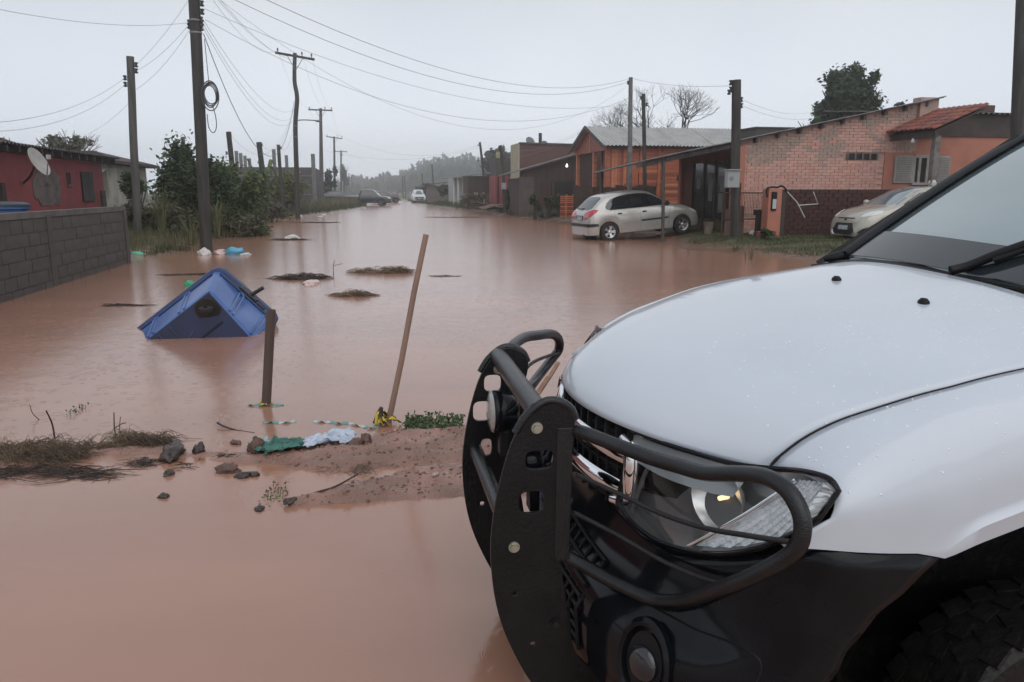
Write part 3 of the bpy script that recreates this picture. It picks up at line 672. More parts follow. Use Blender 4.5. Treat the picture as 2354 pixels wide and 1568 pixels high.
pole('utility_pole', [(685, 503), (682, 400), (679, 290), (683, 225), (677, 185), (678, 122)], 44.1, .15, .10, WOOD_D, 'crooked pole with crossarm at the water edge, nearest of the crossarm poles',
     arm=((633, 121), (723, 137)), armins=[(638, 114), (694, 123), (716, 127)], bands=[(682, 320), (682, 300)])
t1l = thing('street_lamp', 'small street lamp arm bolted to the crooked crossarm pole', 'street lamp', at(683, 277, 44.1))
MB().tube([(0, -.05, 0), (.4, -.15, .02), (1.1, -.2, -.02)], .03, 8).build('arm', GALV, t1l, smooth=60)
MB().lathe([(.0, .06), (.09, .04), (.11, -.02), (.07, -.09), (0, -.1)], 12, Matrix.Translation((1.22, -.2, -.03))@Matrix.Diagonal((1.6, .8, .8, 1))).build('lamp_head', GALV, t1l, smooth=60)
pole('utility_pole', [(741, 478), (739, 400), (738, 330), (737, 249)], 70.8, .26, .12, WOOD_G, 'crossarm pole with thick lower shaft beside the grey block building',
     arm=((709, 252), (764, 254)), armins=[(711, 248), (747, 248), (762, 249)])
pole('utility_pole', [(770, 466), (769, 390), (768, 314)], 108, .2, .12, WOOD_G, 'third crossarm pole down the left side of the street', arm=((750, 314), (787, 319)), armins=[(752, 311), (776, 312), (786, 314)])
pole('utility_pole', [(785, 460), (784, 400), (784, 346)], 145, .2, .13, WOOD_G, 'fourth and smallest crossarm pole down the left side', arm=((770, 348), (798, 349)), armins=[(771, 346), (797, 347)], ins=[(781, 357), (787, 357)])
for u, v, y, lab in ((796, 392, 185, 'first thin pole beyond the fourth crossarm pole'), (802, 398, 215, 'second thin pole beyond the fourth crossarm pole'), (808, 405, 250, 'farthest thin pole at the end of the left row')):
    pole('utility_pole', [(u+1, 441+1.5*1768/y), (u, v)], y, .17, .13, WOOD_G, lab, n=8)
pole('service_post', [(549, 522), (533, 373), (525, 303)], 33, .12, .10, WOOD_D, 'leaning dark service post above the bush', ins=[(530, 309), (521, 352)], cat='post')
pole('service_post', [(612, 500), (606, 440), (602, 385), (595, 327)], 40, .14, .13, WOOD_D, 'thick dark service post behind the bush, left of the grey wall posts', ins=[(602, 333)], cat='post')
pole('service_post', [(652, 490), (645, 410), (640, 333)], 47, .11, .10, WOOD_D, 'slim dark service post in front of the grey block building', ins=[(646, 340)], cat='post')
pole('service_post', [(425, 500), (423, 400), (421, 320)], 40, .1, .09, WOOD_D, 'small dark post rising behind the dense shrub', cat='post')
# right side
pole('utility_pole', [(1446, 500), (1448, 350), (1450, 178)], 30, .115, .075, CONC, 'pale concrete pole in front of the orange timber house', bands=[(1449, 200)], ins=[(1444, 190)])
pole('utility_pole', [(1483, 500), (1481, 330), (1479, 216)], 32.3, .085, .075, WOOD_D, 'thin dark pole beside the concrete pole', ins=[(1474, 225), (1487, 240)])
pole('utility_pole', [(1690, 546), (1690, 420), (1692, 300), (1693, 184)], 21.9, .135, .125, WOOD_D, 'stout dark pole against the corner of the pink brick house', ins=[(1680, 190), (1680, 205), (1704, 229), (1704, 243), (1676, 212)], n=14)
pole('utility_pole', [(1117, 462), (1114, 430), (1109, 375), (1103, 327)], 68, .13, .10, WOOD_D, 'bent dark pole before the house with pale porch columns', ins=[(1099, 334)])
pole('utility_pole', [(1160, 478), (1157, 400), (1151, 334)], 52, .13, .11, WOOD_D, 'dark pole with a grey meter box by the red hut', ins=[(1146, 340)], box=(1158, 428, .3, .42))
pole('utility_pole', [(998, 462), (996, 420), (993, 378)], 112, .14, .10, WOOD_G, 'thin pole behind the white pickup', n=8)
pole('utility_pole', [(974, 460), (972, 430), (970, 399)], 130, .14, .1, WOOD_G, 'thin pole just left above the white pickup', n=8)
for u, y, lab in ((925, 170, 'left pole of a pair far down the right side'), (930, 160, 'right pole of a pair far down the right side')):
    pole('utility_pole', [(u+2, 441+1.5*1768/y), (u, 404)], y, .15, .12, WOOD_G, lab, n=8)
pole('utility_pole', [(2330, 520), (2338, 300), (2348, 60), (2352, -40)], 18.5, .15, .13, WOOD_D, 'dark pole cut by the right edge of the view behind the truck')
# coil of spare cable on the big pole
coil = thing('cable_coil', 'coil of black cable hanging beside the big weathered pole', 'cable', at(485, 215, 19.35))
cb = MB()
for i in range(5):
    rr = .21+.018*i*(1 if i % 2 else -.3); cb.tube([(rr*.78*cos(a), -.02*i, rr*sin(a)*(1.15+.05*i)-.02*i) for a in [2*pi*k/28 for k in range(28)]], .014, 6, closed=True)
cb.build('loop', WIRE, coil, smooth=60)
MB().tube(smooth_path([at(470, 90, 19.35)-coil.location, at(476, 150, 19.35)-coil.location, at(480, 190, 19.35)-coil.location], 6), .009, 5).build('hanging_lead', WIRE, coil)
MB().tube(smooth_path([at(488, 240, 19.35)-coil.location, at(496, 270, 19.35)-coil.location, at(497, 295, 19.35)-coil.location, at(490, 305, 19.35)-coil.location, at(480, 293, 19.35)-coil.location, at(476, 262, 19.35)-coil.location], 6), .011, 5).build('loose_lead', WIRE, coil)
def wire(a, b, sag, r, label, group, m=None):
    r *= .5
    a, b = at(*a), at(*b); n = 22; P = [a.lerp(b, i/n)-V((0, 0, sag*4*(i/n)*(1-i/n))) for i in range(n+1)]; o = P[0].copy()
    ob = MB().tube([p-o for p in P], r, 5).build('overhead_wire', m or WIREG, smooth=80); ob.location = o
    return tag(ob, label, 'wire', group)
W1, W2, W3, W4 = 'wires crossing the street to the concrete pole', 'wires along the left pole line', 'house service wires on the left', 'wires on the right side'
wire((530, -40, 14), (1450, 180, 30), .9, .010, 'uppermost dark wire sweeping down to the concrete pole', W1, WIRE)
wire((520, -10, 15), (1448, 187, 30), 1.0, .010, 'second dark wire sweeping down to the concrete pole', W1, WIRE)
wire((472, 45, 19.5), (1448, 225, 30), 1.5, .010, 'third wire sagging from the big pole to the concrete pole', W1)
wire((470, 20, 19.5), (1440, 240, 31), .9, .010, 'fourth and lowest wire sagging across the street', W1)
wire((480, -20, 18), (1440, 200, 30.5), 2.2, .007, 'thin pale wire between the crossing wires', W1)
wire((1452, 180, 30), (1680, 197, 21.9), .12, .009, 'wire from the concrete pole to the stout pole', W4, WIRE)
wire((1706, 229, 21.9), (1890, 250, 36), .3, .008, 'upper wire leaving the stout pole behind the pink house', W4)
wire((1706, 243, 21.9), (1900, 262, 36), .3, .008, 'lower wire leaving the stout pole behind the pink house', W4)
wire((1109, 345, 68), (1440, 235, 30), 1.2, .009, 'pale wire rising from the bent pole to the concrete pole', W4)
wire((1151, 340, 52), (1440, 228, 30), .8, .007, 'fine wire from the pole with the meter box', W4)
for i, (e, s_) in enumerate((((633, 116), .6), ((694, 122), .7), ((716, 127), .8), ((679, 250), .9), ((679, 262), 1.1), ((680, 270), 1.2))):
    wire((462+i*9 if i < 3 else 462, -40+i*4 if i < 3 else 10+i*9, 19.2), (e[0], e[1], 44), s_, .010, ('first wire from the left in the fan to the crooked crossarm pole', 'second wire in the fan to the crooked crossarm pole', 'third wire in the fan, to the right end of its crossarm', 'upper of three wires from the big pole to the crooked shaft', 'middle of three wires from the big pole to the crooked shaft', 'lowest of three wires from the big pole to the crooked shaft')[i], W2)
wire((468, 78, 19.4), (676, 232, 44), 2.9, .020, 'thick dark cable drooping deep between the big pole and the crooked pole', W2, WIRE)
for a, b, y0, y1, nm in (((638, 114), (711, 248), 44, 70.8, 'left'), ((694, 123), (747, 248), 44, 70.8, 'middle'), ((716, 127), (762, 249), 44, 70.8, 'right')):
    wire((*a, y0), (*b, y1), .8, .010, nm+' wire between the two nearest crossarm poles', W2)
for a, b, y0, y1, nm in (((711, 248), (752, 311), 70.8, 108, 'left'), ((762, 249), (786, 314), 70.8, 108, 'right')):
    wire((*a, y0), (*b, y1), .8, .012, nm+' wire between the second and third crossarm poles', W2)
for a, b, sg_, lab in (((742, 290, 70.8), (1100, 334, 68), 1.6, 'upper pale wire over the far street'), ((742, 345, 70.8), (1100, 340, 68), .9, 'lower pale wire over the far street'), ((770, 335, 108), (993, 384, 112), 1.4, 'faint wire over the parked cars')):
    wire(a, b, sg_, .012, lab, 'wires over the far street')
wire((-40, 14, 12), (435, 52, 19.5), .15, .008, 'single wire from the upper left edge to the big pole', W3)
wire((-30, 283, 14), (287, 179, 22.3), .25, .009, 'upper wire from the left edge to the shorter pole', W3)
wire((-30, 303, 14), (288, 194, 22.3), .3, .009, 'lower wire from the left edge to the shorter pole', W3)
wire((313, 149, 22.3), (440, -10, 19.6), .1, .008, 'upper wire between the shorter pole and the big pole', W3)
wire((313, 163, 22.3), (438, 52, 19.6), .12, .008, 'middle wire between the shorter pole and the big pole', W3)
wire((314, 205, 22.3), (440, 62, 19.6), .15, .008, 'lowest wire between the shorter pole and the big pole', W3)
wire((205, 306, 30), (303, 230, 22.3), .1, .008, 'short wire from the tiled house to the shorter pole', W3)
wire((530, 310, 33), (679, 240, 44), 1.6, .010, 'wire sagging from the leaning post to the crooked pole', W3)
wire((602, 333, 40), (680, 225, 44), 1.2, .010, 'wire from the thick service post to the crooked pole', W3)
wire((646, 340, 47), (682, 240, 44), .9, .010, 'wire from the slim service post to the crooked pole', W3)
wire((380, 372, 40), (521, 352, 33), .5, .008, 'low wire left of the leaning post', W3)
# ------------------------------------------------------------------ left side: block wall, red house, tiled house, unfinished block building
def onp(u, v, p):                                                   # spot seen on a wall that runs along the street -> (q, z)
    r = ray(u, v); n = r.x*ca+r.y*sa; P = V((0, 0, CAMH))+r*(p/n); return -P.x*sa+P.y*ca, P.z
def onq(u, v, q):                                                   # spot seen on a wall that runs across the street -> (p, z)
    r = ray(u, v); n = -r.x*sa+r.y*ca; P = V((0, 0, CAMH))+r*(q/n); return P.x*ca+P.y*sa, P.z
def house(name, label, cat, p, q, z=0, group=None): return thing(name, label, cat, XY(p, q, z), A, group)
def bx(p0, p1, q0, q1, z0, z1, mb=None): return (mb or MB()).box(((p0+p1)/2, (q0+q1)/2, (z0+z1)/2), (abs(p1-p0), abs(q1-q0), abs(z1-z0)))
def corr(mb, a, b, c, d, pitch=.18, amp=.022, th=.012, rows=2):
    """corrugated sheet: a-b runs across the waves, a-d along them"""
    a, b, c, d = V(a), V(b), V(c), V(d); n = max(6, int((b-a).length/pitch*6)); nm = (b-a).cross(d-a).normalized()
    if nm.z < 0: nm = -nm
    L = (b-a).length; o = len(mb.v)
    for k in range(2):
        for j in range(rows):
            for i in range(n+1):
                u = i/n; w_ = j/(rows-1); p = a.lerp(b, u).lerp(d.lerp(c, u), w_)
                mb.v.append(tuple(p+nm*(amp*sin(2*pi*u*L/pitch)-k*th)))
    m_ = n+1; S = rows*m_
    for j in range(rows-1):
        for i in range(n):
            q = o+j*m_+i; mb.f.append((q, q+1, q+m_+1, q+m_)); mb.f.append((q+S, q+S+m_, q+S+m_+1, q+S+1))
    for i in range(n):
        for j in (0, rows-1): q = o+j*m_+i; mb.f.append((q, q+S, q+S+1, q+1))
    return mb
REDW = mat('worn_red_plaster', (.30, .058, .062), .8, col2=(.18, .05, .05), scale=1.6, lo=.35, hi=.72, bump=.5, bscale=14)
GREYPL = mat('grey_cement_render', (.16, .135, .12), .85, col2=(.11, .085, .08), scale=3, bump=.4, bscale=20)
ROOFD = mat('dark_fibre_cement', (.05, .046, .045), .8, col2=(.09, .08, .075), scale=4)
DARKIN = mat('dark_opening', (.012, .011, .011), .8)
GREYW = mat('weathered_grey_boards', (.075, .066, .058), .8, col2=(.04, .035, .032), scale=6, bump=.6, bscale=16, stretch=(1, 1, .15))
BLOCK = mat('damp_concrete_block', (.088, .079, .073), .88, col2=(.062, .054, .05), scale=1.3, lo=.3, hi=.7, bump=.5, bscale=22, space='Generated')
BLOCK2 = mat('damp_concrete_block_dark', (.066, .058, .054), .9, col2=(.09, .08, .072), scale=2.3, lo=.3, hi=.7, bump=.5, bscale=22, space='Generated')
MORT = mat('mortar', (.062, .056, .053), .9)
# red house
RP = -8.0; rh = house('red_house', 'low house with worn red plaster walls behind the block wall', 'house', RP, 12)
bx(-6, 0, 0, 15.3, -.1, 2.4).build('wall', REDW, rh)
rf = corr(MB(), (.45, -.3, 2.58), (.45, 15.7, 2.58), (-6.5, 15.7, 2.42), (-6.5, -.3, 2.42), .2, .025).build('roof', ROOFD, rh, smooth=40)
for i in range(24):
    bx(-.02, .38, .2+i*.66, .29+i*.66, 2.40, 2.53).build('rafter_tail', GREYW, rf)
def on_red(name, u0, v0, u1, v1, m, d=.03, parent=None):
    q0, z0 = onp(u0, v0, RP); q1, z1 = onp(u1, v1, RP)
    return bx(.0, d, min(q0, q1)-12, max(q0, q1)-12, min(z0, z1), max(z0, z1)).build(name, m, parent or rh)
q0, z0 = onp(80, 480, RP); q1, z1 = onp(134, 385, RP)
pl = MB(); rr_ = random.Random(2); ring = [(q0-12+(q1-q0)*(.5+.5*cos(a))*(1+.12*rr_.uniform(-1, 1)), z0+(z1-z0)*(.5+.5*sin(a))+.08*rr_.uniform(-1, 1)) for a in [2*pi*k/26 for k in range(26)]]
pl.v = [(.006, a, b) for a, b in ring]; pl.f = [tuple(range(26))]; pl.build('bare_render_patch', GREYPL, rh, solid=.012, soff=1)
for a in ((101, 390, 112, 420), (152, 397, 163, 424)):
    w_ = on_red('window', *a, DARKIN, .012); q0, z0 = onp(a[0], a[1], RP); q1, z1 = onp(a[2], a[3], RP)
    bx(.0, .05, q0-12-.04, q1-12+.04, min(z0, z1)-.06, min(z0, z1)).build('sill', GREYPL, w_)
sh = on_red('boarded_window', 183, 394, 216, 462, DARKIN, .02)
q0, z0 = onp(183, 394, RP); q1, z1 = onp(216, 462, RP)
for i in range(5): bx(.02, .05, lerp(q0, q1, i/5)-12+.015, lerp(q0, q1, (i+1)/5)-12-.015, min(z0, z1), max(z0, z1)).build('board', GREYW, sh)
on_red('door', 230, 438, 244, 485, GREYW, .04)
dr = on_red('drain_pipe', 3, 420, 5, 500, GREYW, .08)
MB().tube([(.05, 3.0, 2.1), (.1, 3.05, 2.05), (.12, 3.4, 2.0)], .03, 8).build('outlet_pipe', mat('white_pvc', (.6, .6, .57), .5), rh)
# satellite dish on the red house
DISH = mat('pale_dish', (.42, .41, .38), .55, col2=(.34, .33, .31), scale=5)
def dish(name, label, loc, d, rad, mount, m=DISH):
    t = thing(name, label, 'satellite dish', loc); Q = V(d).normalized().to_track_quat('Z', 'Y').to_matrix().to_4x4()
    prof = [(rad*k/8, .22*rad*(k/8)**2) for k in range(9)]
    MB().lathe([(a+.0001, b) for a, b in prof]+[(rad, .22*rad-.012)]+[(a+.0001, b-.015) for a, b in prof[::-1]], 32, Q).build('reflector', m, t, smooth=50)
    mt = V(mount)-V(loc); MB().tube(smooth_path([Q@V((0, 0, -.02)), Q@V((0, 0, -.02))*.5+mt*.45+V((0, 0, -.08)), mt], 5), .03, 8).build('mount_arm', ROOFD, t, smooth=60)
    f = Q@V((0, 0, rad*.9)); MB().tube([Q@V((0, -rad*.98, .2*rad)), f], .012, 6).build('feed_arm', ROOFD, t); MB().box(f, (.07, .07, .1)).build('feed_horn', m, t)
    return t
q_, z_ = onp(55, 420, RP); dc = at(84, 374, 17.6)
dish('satellite_dish', 'pale round satellite dish mounted on the red house wall', dc, (.92, .06, .42), .33, XY(RP, q_, z_))
# block wall
wl_ = house('block_wall', 'damp grey concrete block wall along the left water edge', 'wall', -4.95, 9.0)
bx(-.085, .085, 0, 8.85, -.3, 1.10).build('mortar_core', MORT, wl_)
bmesh_ = [MB().box((0, 0, 0), (.19, .385, .185)).mesh('block') for _ in range(2)]
for me, m_ in zip(bmesh_, (BLOCK, BLOCK2)): me.materials.append(m_)
rr_ = random.Random(5)
for r in range(7):
    y = 0 if r % 2 == 0 else -.2
    while y < 8.6:
        if y > -.05:
            o = inst('block', bmesh_[rr_.random() < .4], wl_, (rr_.uniform(-.006, .006), y+.2, -.19+.197*r+.0), (0, 0, rr_.uniform(-.01, .01)))
        y += .4
bx(-.10, .10, 0, 8.86, 1.105, 1.20).build('coping', mat('cement_coping', (.13, .118, .11), .85, col2=(.085, .078, .074), scale=4, bump=.4, bscale=25), wl_)
for y in (1.2, 4.6, 8.76):
    bx(-.12, .115, y-.1, y+.1, -.3, 1.13).build('pier', BLOCK2, wl_)
# blue water tub behind the block wall
tb = thing('water_tub', 'blue plastic tub just showing over the block wall at the left edge', 'tub', XY(-6.2, 11.3, 0))
tm_ = mat('blue_tub', (.035, .10, .24), .4)
tb_p = onp(12, 487, -6.2)
tb.location = XY(-6.2, tb_p[0], 0)
MB().lathe([(.30, .0), (.36, 1.18), (.40, 1.2), (.40, 1.24), (.37, 1.25), (.34, 1.2), (.31, .6)], 28).build('body', tm_, tb, smooth=40)
MB().lathe([(.41, 1.24), (.41, 1.28), (.3, 1.32), (.001, 1.33)], 28).build('lid', mat('dark_tub_lid', (.02, .035, .06), .5), tb, smooth=40)
# tiled house behind
th = house('tiled_house', 'pale house with brown hipped tile roof behind the red house', 'house', -18, 34)
bx(0, 8.2, 0, 6, -.1, 2.6).build('wall', mat('pale_stained_wall', (.42, .40, .34), .85, col2=(.26, .24, .2), scale=1.2), th)
TILEB = mat('brown_roof_tile', (.075, .045, .038), .8, col2=(.045, .03, .028), scale=4, bump=.6, bscale=9, stretch=(1, 6, 1))
hp = MB(); z0, z1 = 2.6, 3.12; hp.v = [(-.5, -.5, z0), (8.7, -.5, z0), (8.7, 6.5, z0), (-.5, 6.5, z0), (1.5, 3, z1), (6.9, 3, z1)]
hp.f = [(0, 1, 5, 4), (1, 2, 5), (2, 3, 4, 5), (3, 0, 4)]; rfh = hp.build('roof', TILEB, th, solid=.12, soff=1)
for j in range(9):
    v_ = j/9; MB().tube([(lerp(-.5, 1.5, v_), lerp(-.5, 3, v_), lerp(z0, z1, v_)+.13), (lerp(8.7, 6.9, v_), lerp(-.5, 3, v_), lerp(z0, z1, v_)+.13)], .035, 6).build('tile_course', TILEB, rfh)
corr(MB(), (2.5, -1.6, 2.05), (8.3, -1.6, 2.05), (8.3, 0, 2.45), (2.5, 0, 2.45), .22, .03).build('awning', mat('pale_corrugated', (.38, .39, .38), .6, col2=(.25, .25, .24), scale=3), th, smooth=40)
for x in (2.7, 5.5, 8.2): bx(x-.05, x+.05, -1.55, -1.45, 0, 2.05).build('awning_post', GREYW, th)
# unfinished block building
UQ = 77.2; ub_ = house('unfinished_building', 'long grey block building without roof, bare columns rising above it', 'building', -14.5, UQ)
UBW = mat('raw_block_wall', (.088, .076, .072), .9, col2=(.066, .056, .054), scale=3, bump=.5, bscale=6, stretch=(1, 1, 3))
bx(0, 10.6, 0, .2, 0, 3.78).build('wall', UBW, ub_); bx(10.4, 10.6, .2, 14, 0, 3.78).build('wall', UBW, ub_); bx(0, .2, .2, 14, 0, 3.78).build('wall', UBW, ub_)
for v in (404, 425, 447): z = onq(640, v, UQ)[1]; bx(0, 10.64, -.06, .0, z-.06, z+.06).build('concrete_band', CONC, ub_)
for u, v, dq in ((543, 347, 8), (553, 352, 10), (563, 358, 11.8), (573, 364, 13.6), (629, 343, 2), (658, 357, 10)):
    p, z = onq(u, v, UQ+dq); bx(p+14.5-.16, p+14.5+.16, dq-.15, dq+.15, 0, z).build('column', CONC, ub_)
p, z = onq(733, 354, UQ); bx(10.3, 10.66, -.1, .25, 0, z).build('column', CONC, ub_)
# scrap fence and shed between bush and grassy bank
FENQ = 46
sf = house('scrap_fence', 'patched grey board fence beside the crooked pole', 'fence', -8.2, FENQ)
rr_ = random.Random(9)
for i in range(13):
    x = i*.27; hgt = rr_.uniform(1.2, 1.75); bx(x, x+.24, rr_.uniform(-.04, .04), .04+.03, 0, hgt).build('board', (GREYW, GREYPL, UBW)[i % 3], sf)
bx(-.1, 3.6, .08, .14, 1.0, 1.1).build('rail', GREYW, sf)
wp = thing('leaning_post', 'white leaning post with a rag at the bush end', 'post', gp(582, 498, .1))
MB().tube([(-.25, 0, 1.15), (-.1, 0, .6), (0, 0, 0)], .035, 8).build('stake', mat('white_weathered', (.55, .55, .52), .7), wp)
MB().lathe([(.02, .2), (.1, .14), (.13, -.02), (.1, -.16), (.03, -.22)], 10, Matrix.Translation((-.28, 0, 1.05))).build('rag', mat('white_weathered', (.55, .55, .52), .7), wp, smooth=80)
wp2 = thing('stub_post', 'short white post next to the leaning one', 'post', gp(600, 496, .1))
MB().tube([(0, 0, 0), (-.03, 0, .78)], .05, 8).build('stake', mat('white_weathered', (.55, .55, .52), .7), wp2)
# ------------------------------------------------------------------ right side: pink brick house, timber house, brown house, far houses
PINK = mat('faded_pink_brick', (.62, .34, .275), .8, col2=(.48, .31, .26), scale=2.0, lo=.40, hi=.62, bump=.4, bscale=30, space='Object', detail=8)
PINKD = mat('grimy_pink_brick', (.47, .31, .26), .85, col2=(.33, .25, .21), scale=3, lo=.35, hi=.6, bump=.4, bscale=30)
PINKL = mat('pale_pink_brick', (.60, .32, .26), .8, col2=(.47, .25, .20), scale=4, bump=.4, bscale=30)
PLAST = mat('orange_pink_plaster', (.45, .175, .115), .75, col2=(.30, .125, .088), scale=1.1, lo=.4, hi=.7, bump=.15, bscale=20)
SHEETR = mat('wet_fibre_sheet', (.17, .175, .18), .42, col2=(.10, .10, .105), scale=3)
RUST = mat('rusty_iron', (.085, .038, .026), .75, col2=(.05, .028, .022), scale=14)
HQ = 22.4; HP0 = 11.5
ph = house('pink_brick_house', 'pink painted brick house with a long shed roof and tiled porch', 'house', HP0, HQ)
RZ = lambda p: 2.99+(p-11.5)*.205                                    # roof height along the slope
# core wall and bricks
cw_ = MB(); W_ = 6.15
cw_.v = [(0, .02, -.1), (W_, .02, -.1), (W_, .02, RZ(HP0+W_)+.03), (0, .02, RZ(HP0)+.03), (0, .2, -.1), (W_, .2, -.1), (W_, .2, RZ(HP0+W_)+.03), (0, .2, RZ(HP0)+.03)]
cw_.f = [(0, 1, 2, 3), (7, 6, 5, 4), (0, 4, 5, 1), (1, 5, 6, 2), (2, 6, 7, 3), (3, 7, 4, 0)]
wall = cw_.build('wall', mat('grey_mortar_pink', (.52, .30, .245), .9, col2=(.36, .24, .2), scale=3), ph)
bm_ = []
for i, m_ in enumerate((PINK, PINKD, PINKL)):
    me = MB().box((0, 0, 0), (.272, .05, .081)).mesh('brick'); me.materials.append(m_); bm_.append(me)
rr_ = random.Random(11); cells = []
vx = (onq(1948, 354, HQ)[0]-HP0, onq(2016, 352, HQ)[0]-HP0); vz = (onq(1980, 367, HQ)[1], onq(1980, 353, HQ)[1])
r = 0; z = .25
while z < 4.2:
    x = -.14 if r % 2 else 0
    while x < W_-.05:
        xc, zc = x+.14, z
        if 0 < xc-.1 and xc+.1 < W_ and zc < RZ(HP0+xc)-.07 and not (vx[0]-.16 < xc < vx[1]+.16 and vz[0]-.05 < zc < vz[1]+.05) and not (xc > W_-1.25 and zc < 2.75): cells.append((xc, zc))
        x += .285
    z += .09; r += 1
vis = [c for c in cells if c[1] > 1.5 or c[0] < 1.7]
vis.sort(key=lambda c: -c[1] if c[0] > 1.7 else -c[1]-.0)
rr_.shuffle(vis)
ind = vis[:300]; rest = MB()
for xc, zc in ind:
    g_ = N3(xc*.9, zc*.9, 3)+.5*N3(xc*3, zc*3); k_ = 1 if g_ > .12+.5*sstep(2.9, 2.0, zc)-.1 else (2 if rr_.random() < .35 else 0)
    inst('brick', bm_[k_], wall, (xc, .008+rr_.uniform(-.008, .008), zc))
s3 = set(ind); parts3 = [MB(), MB(), MB()]
for c in cells:
    if c not in s3:
        xc, zc = c; g_ = N3(xc*.9, zc*.9, 3)+.5*N3(xc*3, zc*3); k_ = 1 if g_ > .12+.5*sstep(2.9, 2.0, zc)-.1 else (2 if rr_.random() < .35 else 0)
        parts3[k_].box((xc, .008+rr_.uniform(-.008, .008), zc), (.272, .05, .081))
for pm_, m_ in zip(parts3, (PINK, PINKD, PINKL)): tag(pm_.build('brickwork', m_, wall), kind='stuff')
bx(W_-1.12, W_, -.012, .02, .2, 2.78).build('plaster_panel', PLAST, ph)
vw = bx(vx[0], vx[1], -.02, .02, vz[0], vz[1]).build('vent_window', DARKIN, ph)
for i in range(5):
    x = lerp(vx[0], vx[1], i/4); bx(x-.03, x+.03, -.05, -.018, vz[0], vz[1]).build('vent_bar', GREYPL, vw)
bx(-.16, .16, -.14, .18, -.1, RZ(HP0)-.12).build('corner_pier', PLAST, ph)
# right hand plastered wing
WX = 18
wing = bx(W_, WX, .03, .22, -.1, 3.25).build('wall', PLAST, ph)
bx(W_+.5, WX, -.02, .25, 3.25, 3.95).build('parapet', mat('black_stained_parapet', (.045, .036, .034), .85, col2=(.075, .05, .045), scale=2), ph)
corr(MB(), (W_+.4, -.2, 3.98), (WX, -.2, 3.98), (WX, 6, 4.6), (W_+.4, 6, 4.6), .2, .03).build('wing_roof', ROOFD, ph, smooth=40)
p, z = onq(2257, 262, HQ+2); bx(p-HP0-.33, p-HP0+.33, 1.8, 2.4, 3.9, z+.28).build('chimney', mat('brown_chimney', (.11, .055, .04), .85, col2=(.08, .045, .035), scale=6), ph)
bx(W_-.1, W_+.55, -.12, .25, 3.2, RZ(HP0+W_)+.18).build('gable_end', PINKD, ph)
# shed roof over house and carport, sheets one by one
roofpar = None
for i in range(9):
    p0, p1 = lerp(8.4, 18.2, i/9), lerp(8.4, 18.2, (i+1)/9)+.12; zz = RZ(p0)+.06, RZ(p1)+.05+.02
    o = corr(MB(), (p0-HP0, -.28+(0 if i > 2 else .0), zz[0]+.012*(i % 2)), (p0-HP0, 5.0, zz[0]+.012*(i % 2)-.24), (p1-HP0, 5.0, zz[1]-.24), (p1-HP0, -.28, zz[1]), .177, .024).build('roof_sheet', SHEETR, ph, smooth=40)
for i in range(14):
    p = 8.4+i*.72; bx(p-HP0-.04, p-HP0+.04, -.16, .1, RZ(p)-.12, RZ(p)+.02).build('purlin_end', GREYW, ph)
bm2 = MB(); bm2.beam((8.2-HP0, -.1, RZ(8.2)-.06), (11.5-HP0, -.1, RZ(11.5)-.06), .07, .12); bm2.build('carport_beam', GREYW, ph)
o = MB().tube([(9.05-HP0, -.2, .0), (9.03-HP0, -.18, 1.2), (9.0-HP0, -.15, RZ(9.0)-.05)], .055, 8).build('carport_post', GREYW, ph, smooth=60)
MB().tube([(8.6-HP0, 4.6, .0), (8.6-HP0, 4.6, RZ(8.6))], .06, 8).build('carport_post', GREYW, ph, smooth=60)
# street front of the house, under the carport
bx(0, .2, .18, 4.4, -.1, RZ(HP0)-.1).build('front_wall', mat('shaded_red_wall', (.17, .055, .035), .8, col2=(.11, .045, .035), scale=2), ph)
dg = bx(-.04, .0, .55, 3.1, .15, 2.45).build('glass_door', mat('greenish_glass', (.03, .042, .042), .12, spec=.5, coat=.3), ph)
for y in (.5, 1.35, 2.2, 3.1): bx(-.09, .0, y, y+.07, .1, 2.5).build('door_frame', mat('dark_frame', (.03, .026, .024), .6), dg)
for y0, z0, w_, h_ in ((.7, 1.5, .35, .5), (.75, .9, .4, .55), (1.6, 1.2, .3, .9), (2.5, 1.6, .3, .4)): bx(-.052, -.04, y0, y0+w_, z0, z0+h_).build('paper_notice', mat('faded_paper', (.16, .18, .17), .6), dg)
bx(-.07, .01, .5, 3.15, .1, .62).build('door_base', mat('ochre_panel', (.10, .07, .03), .6, col2=(.06, .045, .025), scale=5), dg)
bx(-.1, .08, 4.1, 4.3, 0, RZ(HP0)-.2).build('front_pier', PLAST, ph)
# small shop sign board on the pier
bx(-.17, -.158, -.1, .1, 1.75, 1.95).build('number_plate', mat('pale_plate', (.4, .42, .43), .5), ph)
# dark board partition at the back of the carport
bp_ = house('board_partition', 'dark board fence behind the silver hatchback', 'fence', 8.3, 29.6)
rr_ = random.Random(21)
for i in range(18): bx(i*.19, i*.19+.175, 0, .03+rr_.uniform(0, .02), 0, 1.72+rr_.uniform(-.06, .08)).build('board', mat('dark_brown_board', (.035, .022, .018), .75, col2=(.055, .035, .028), scale=4), bp_)
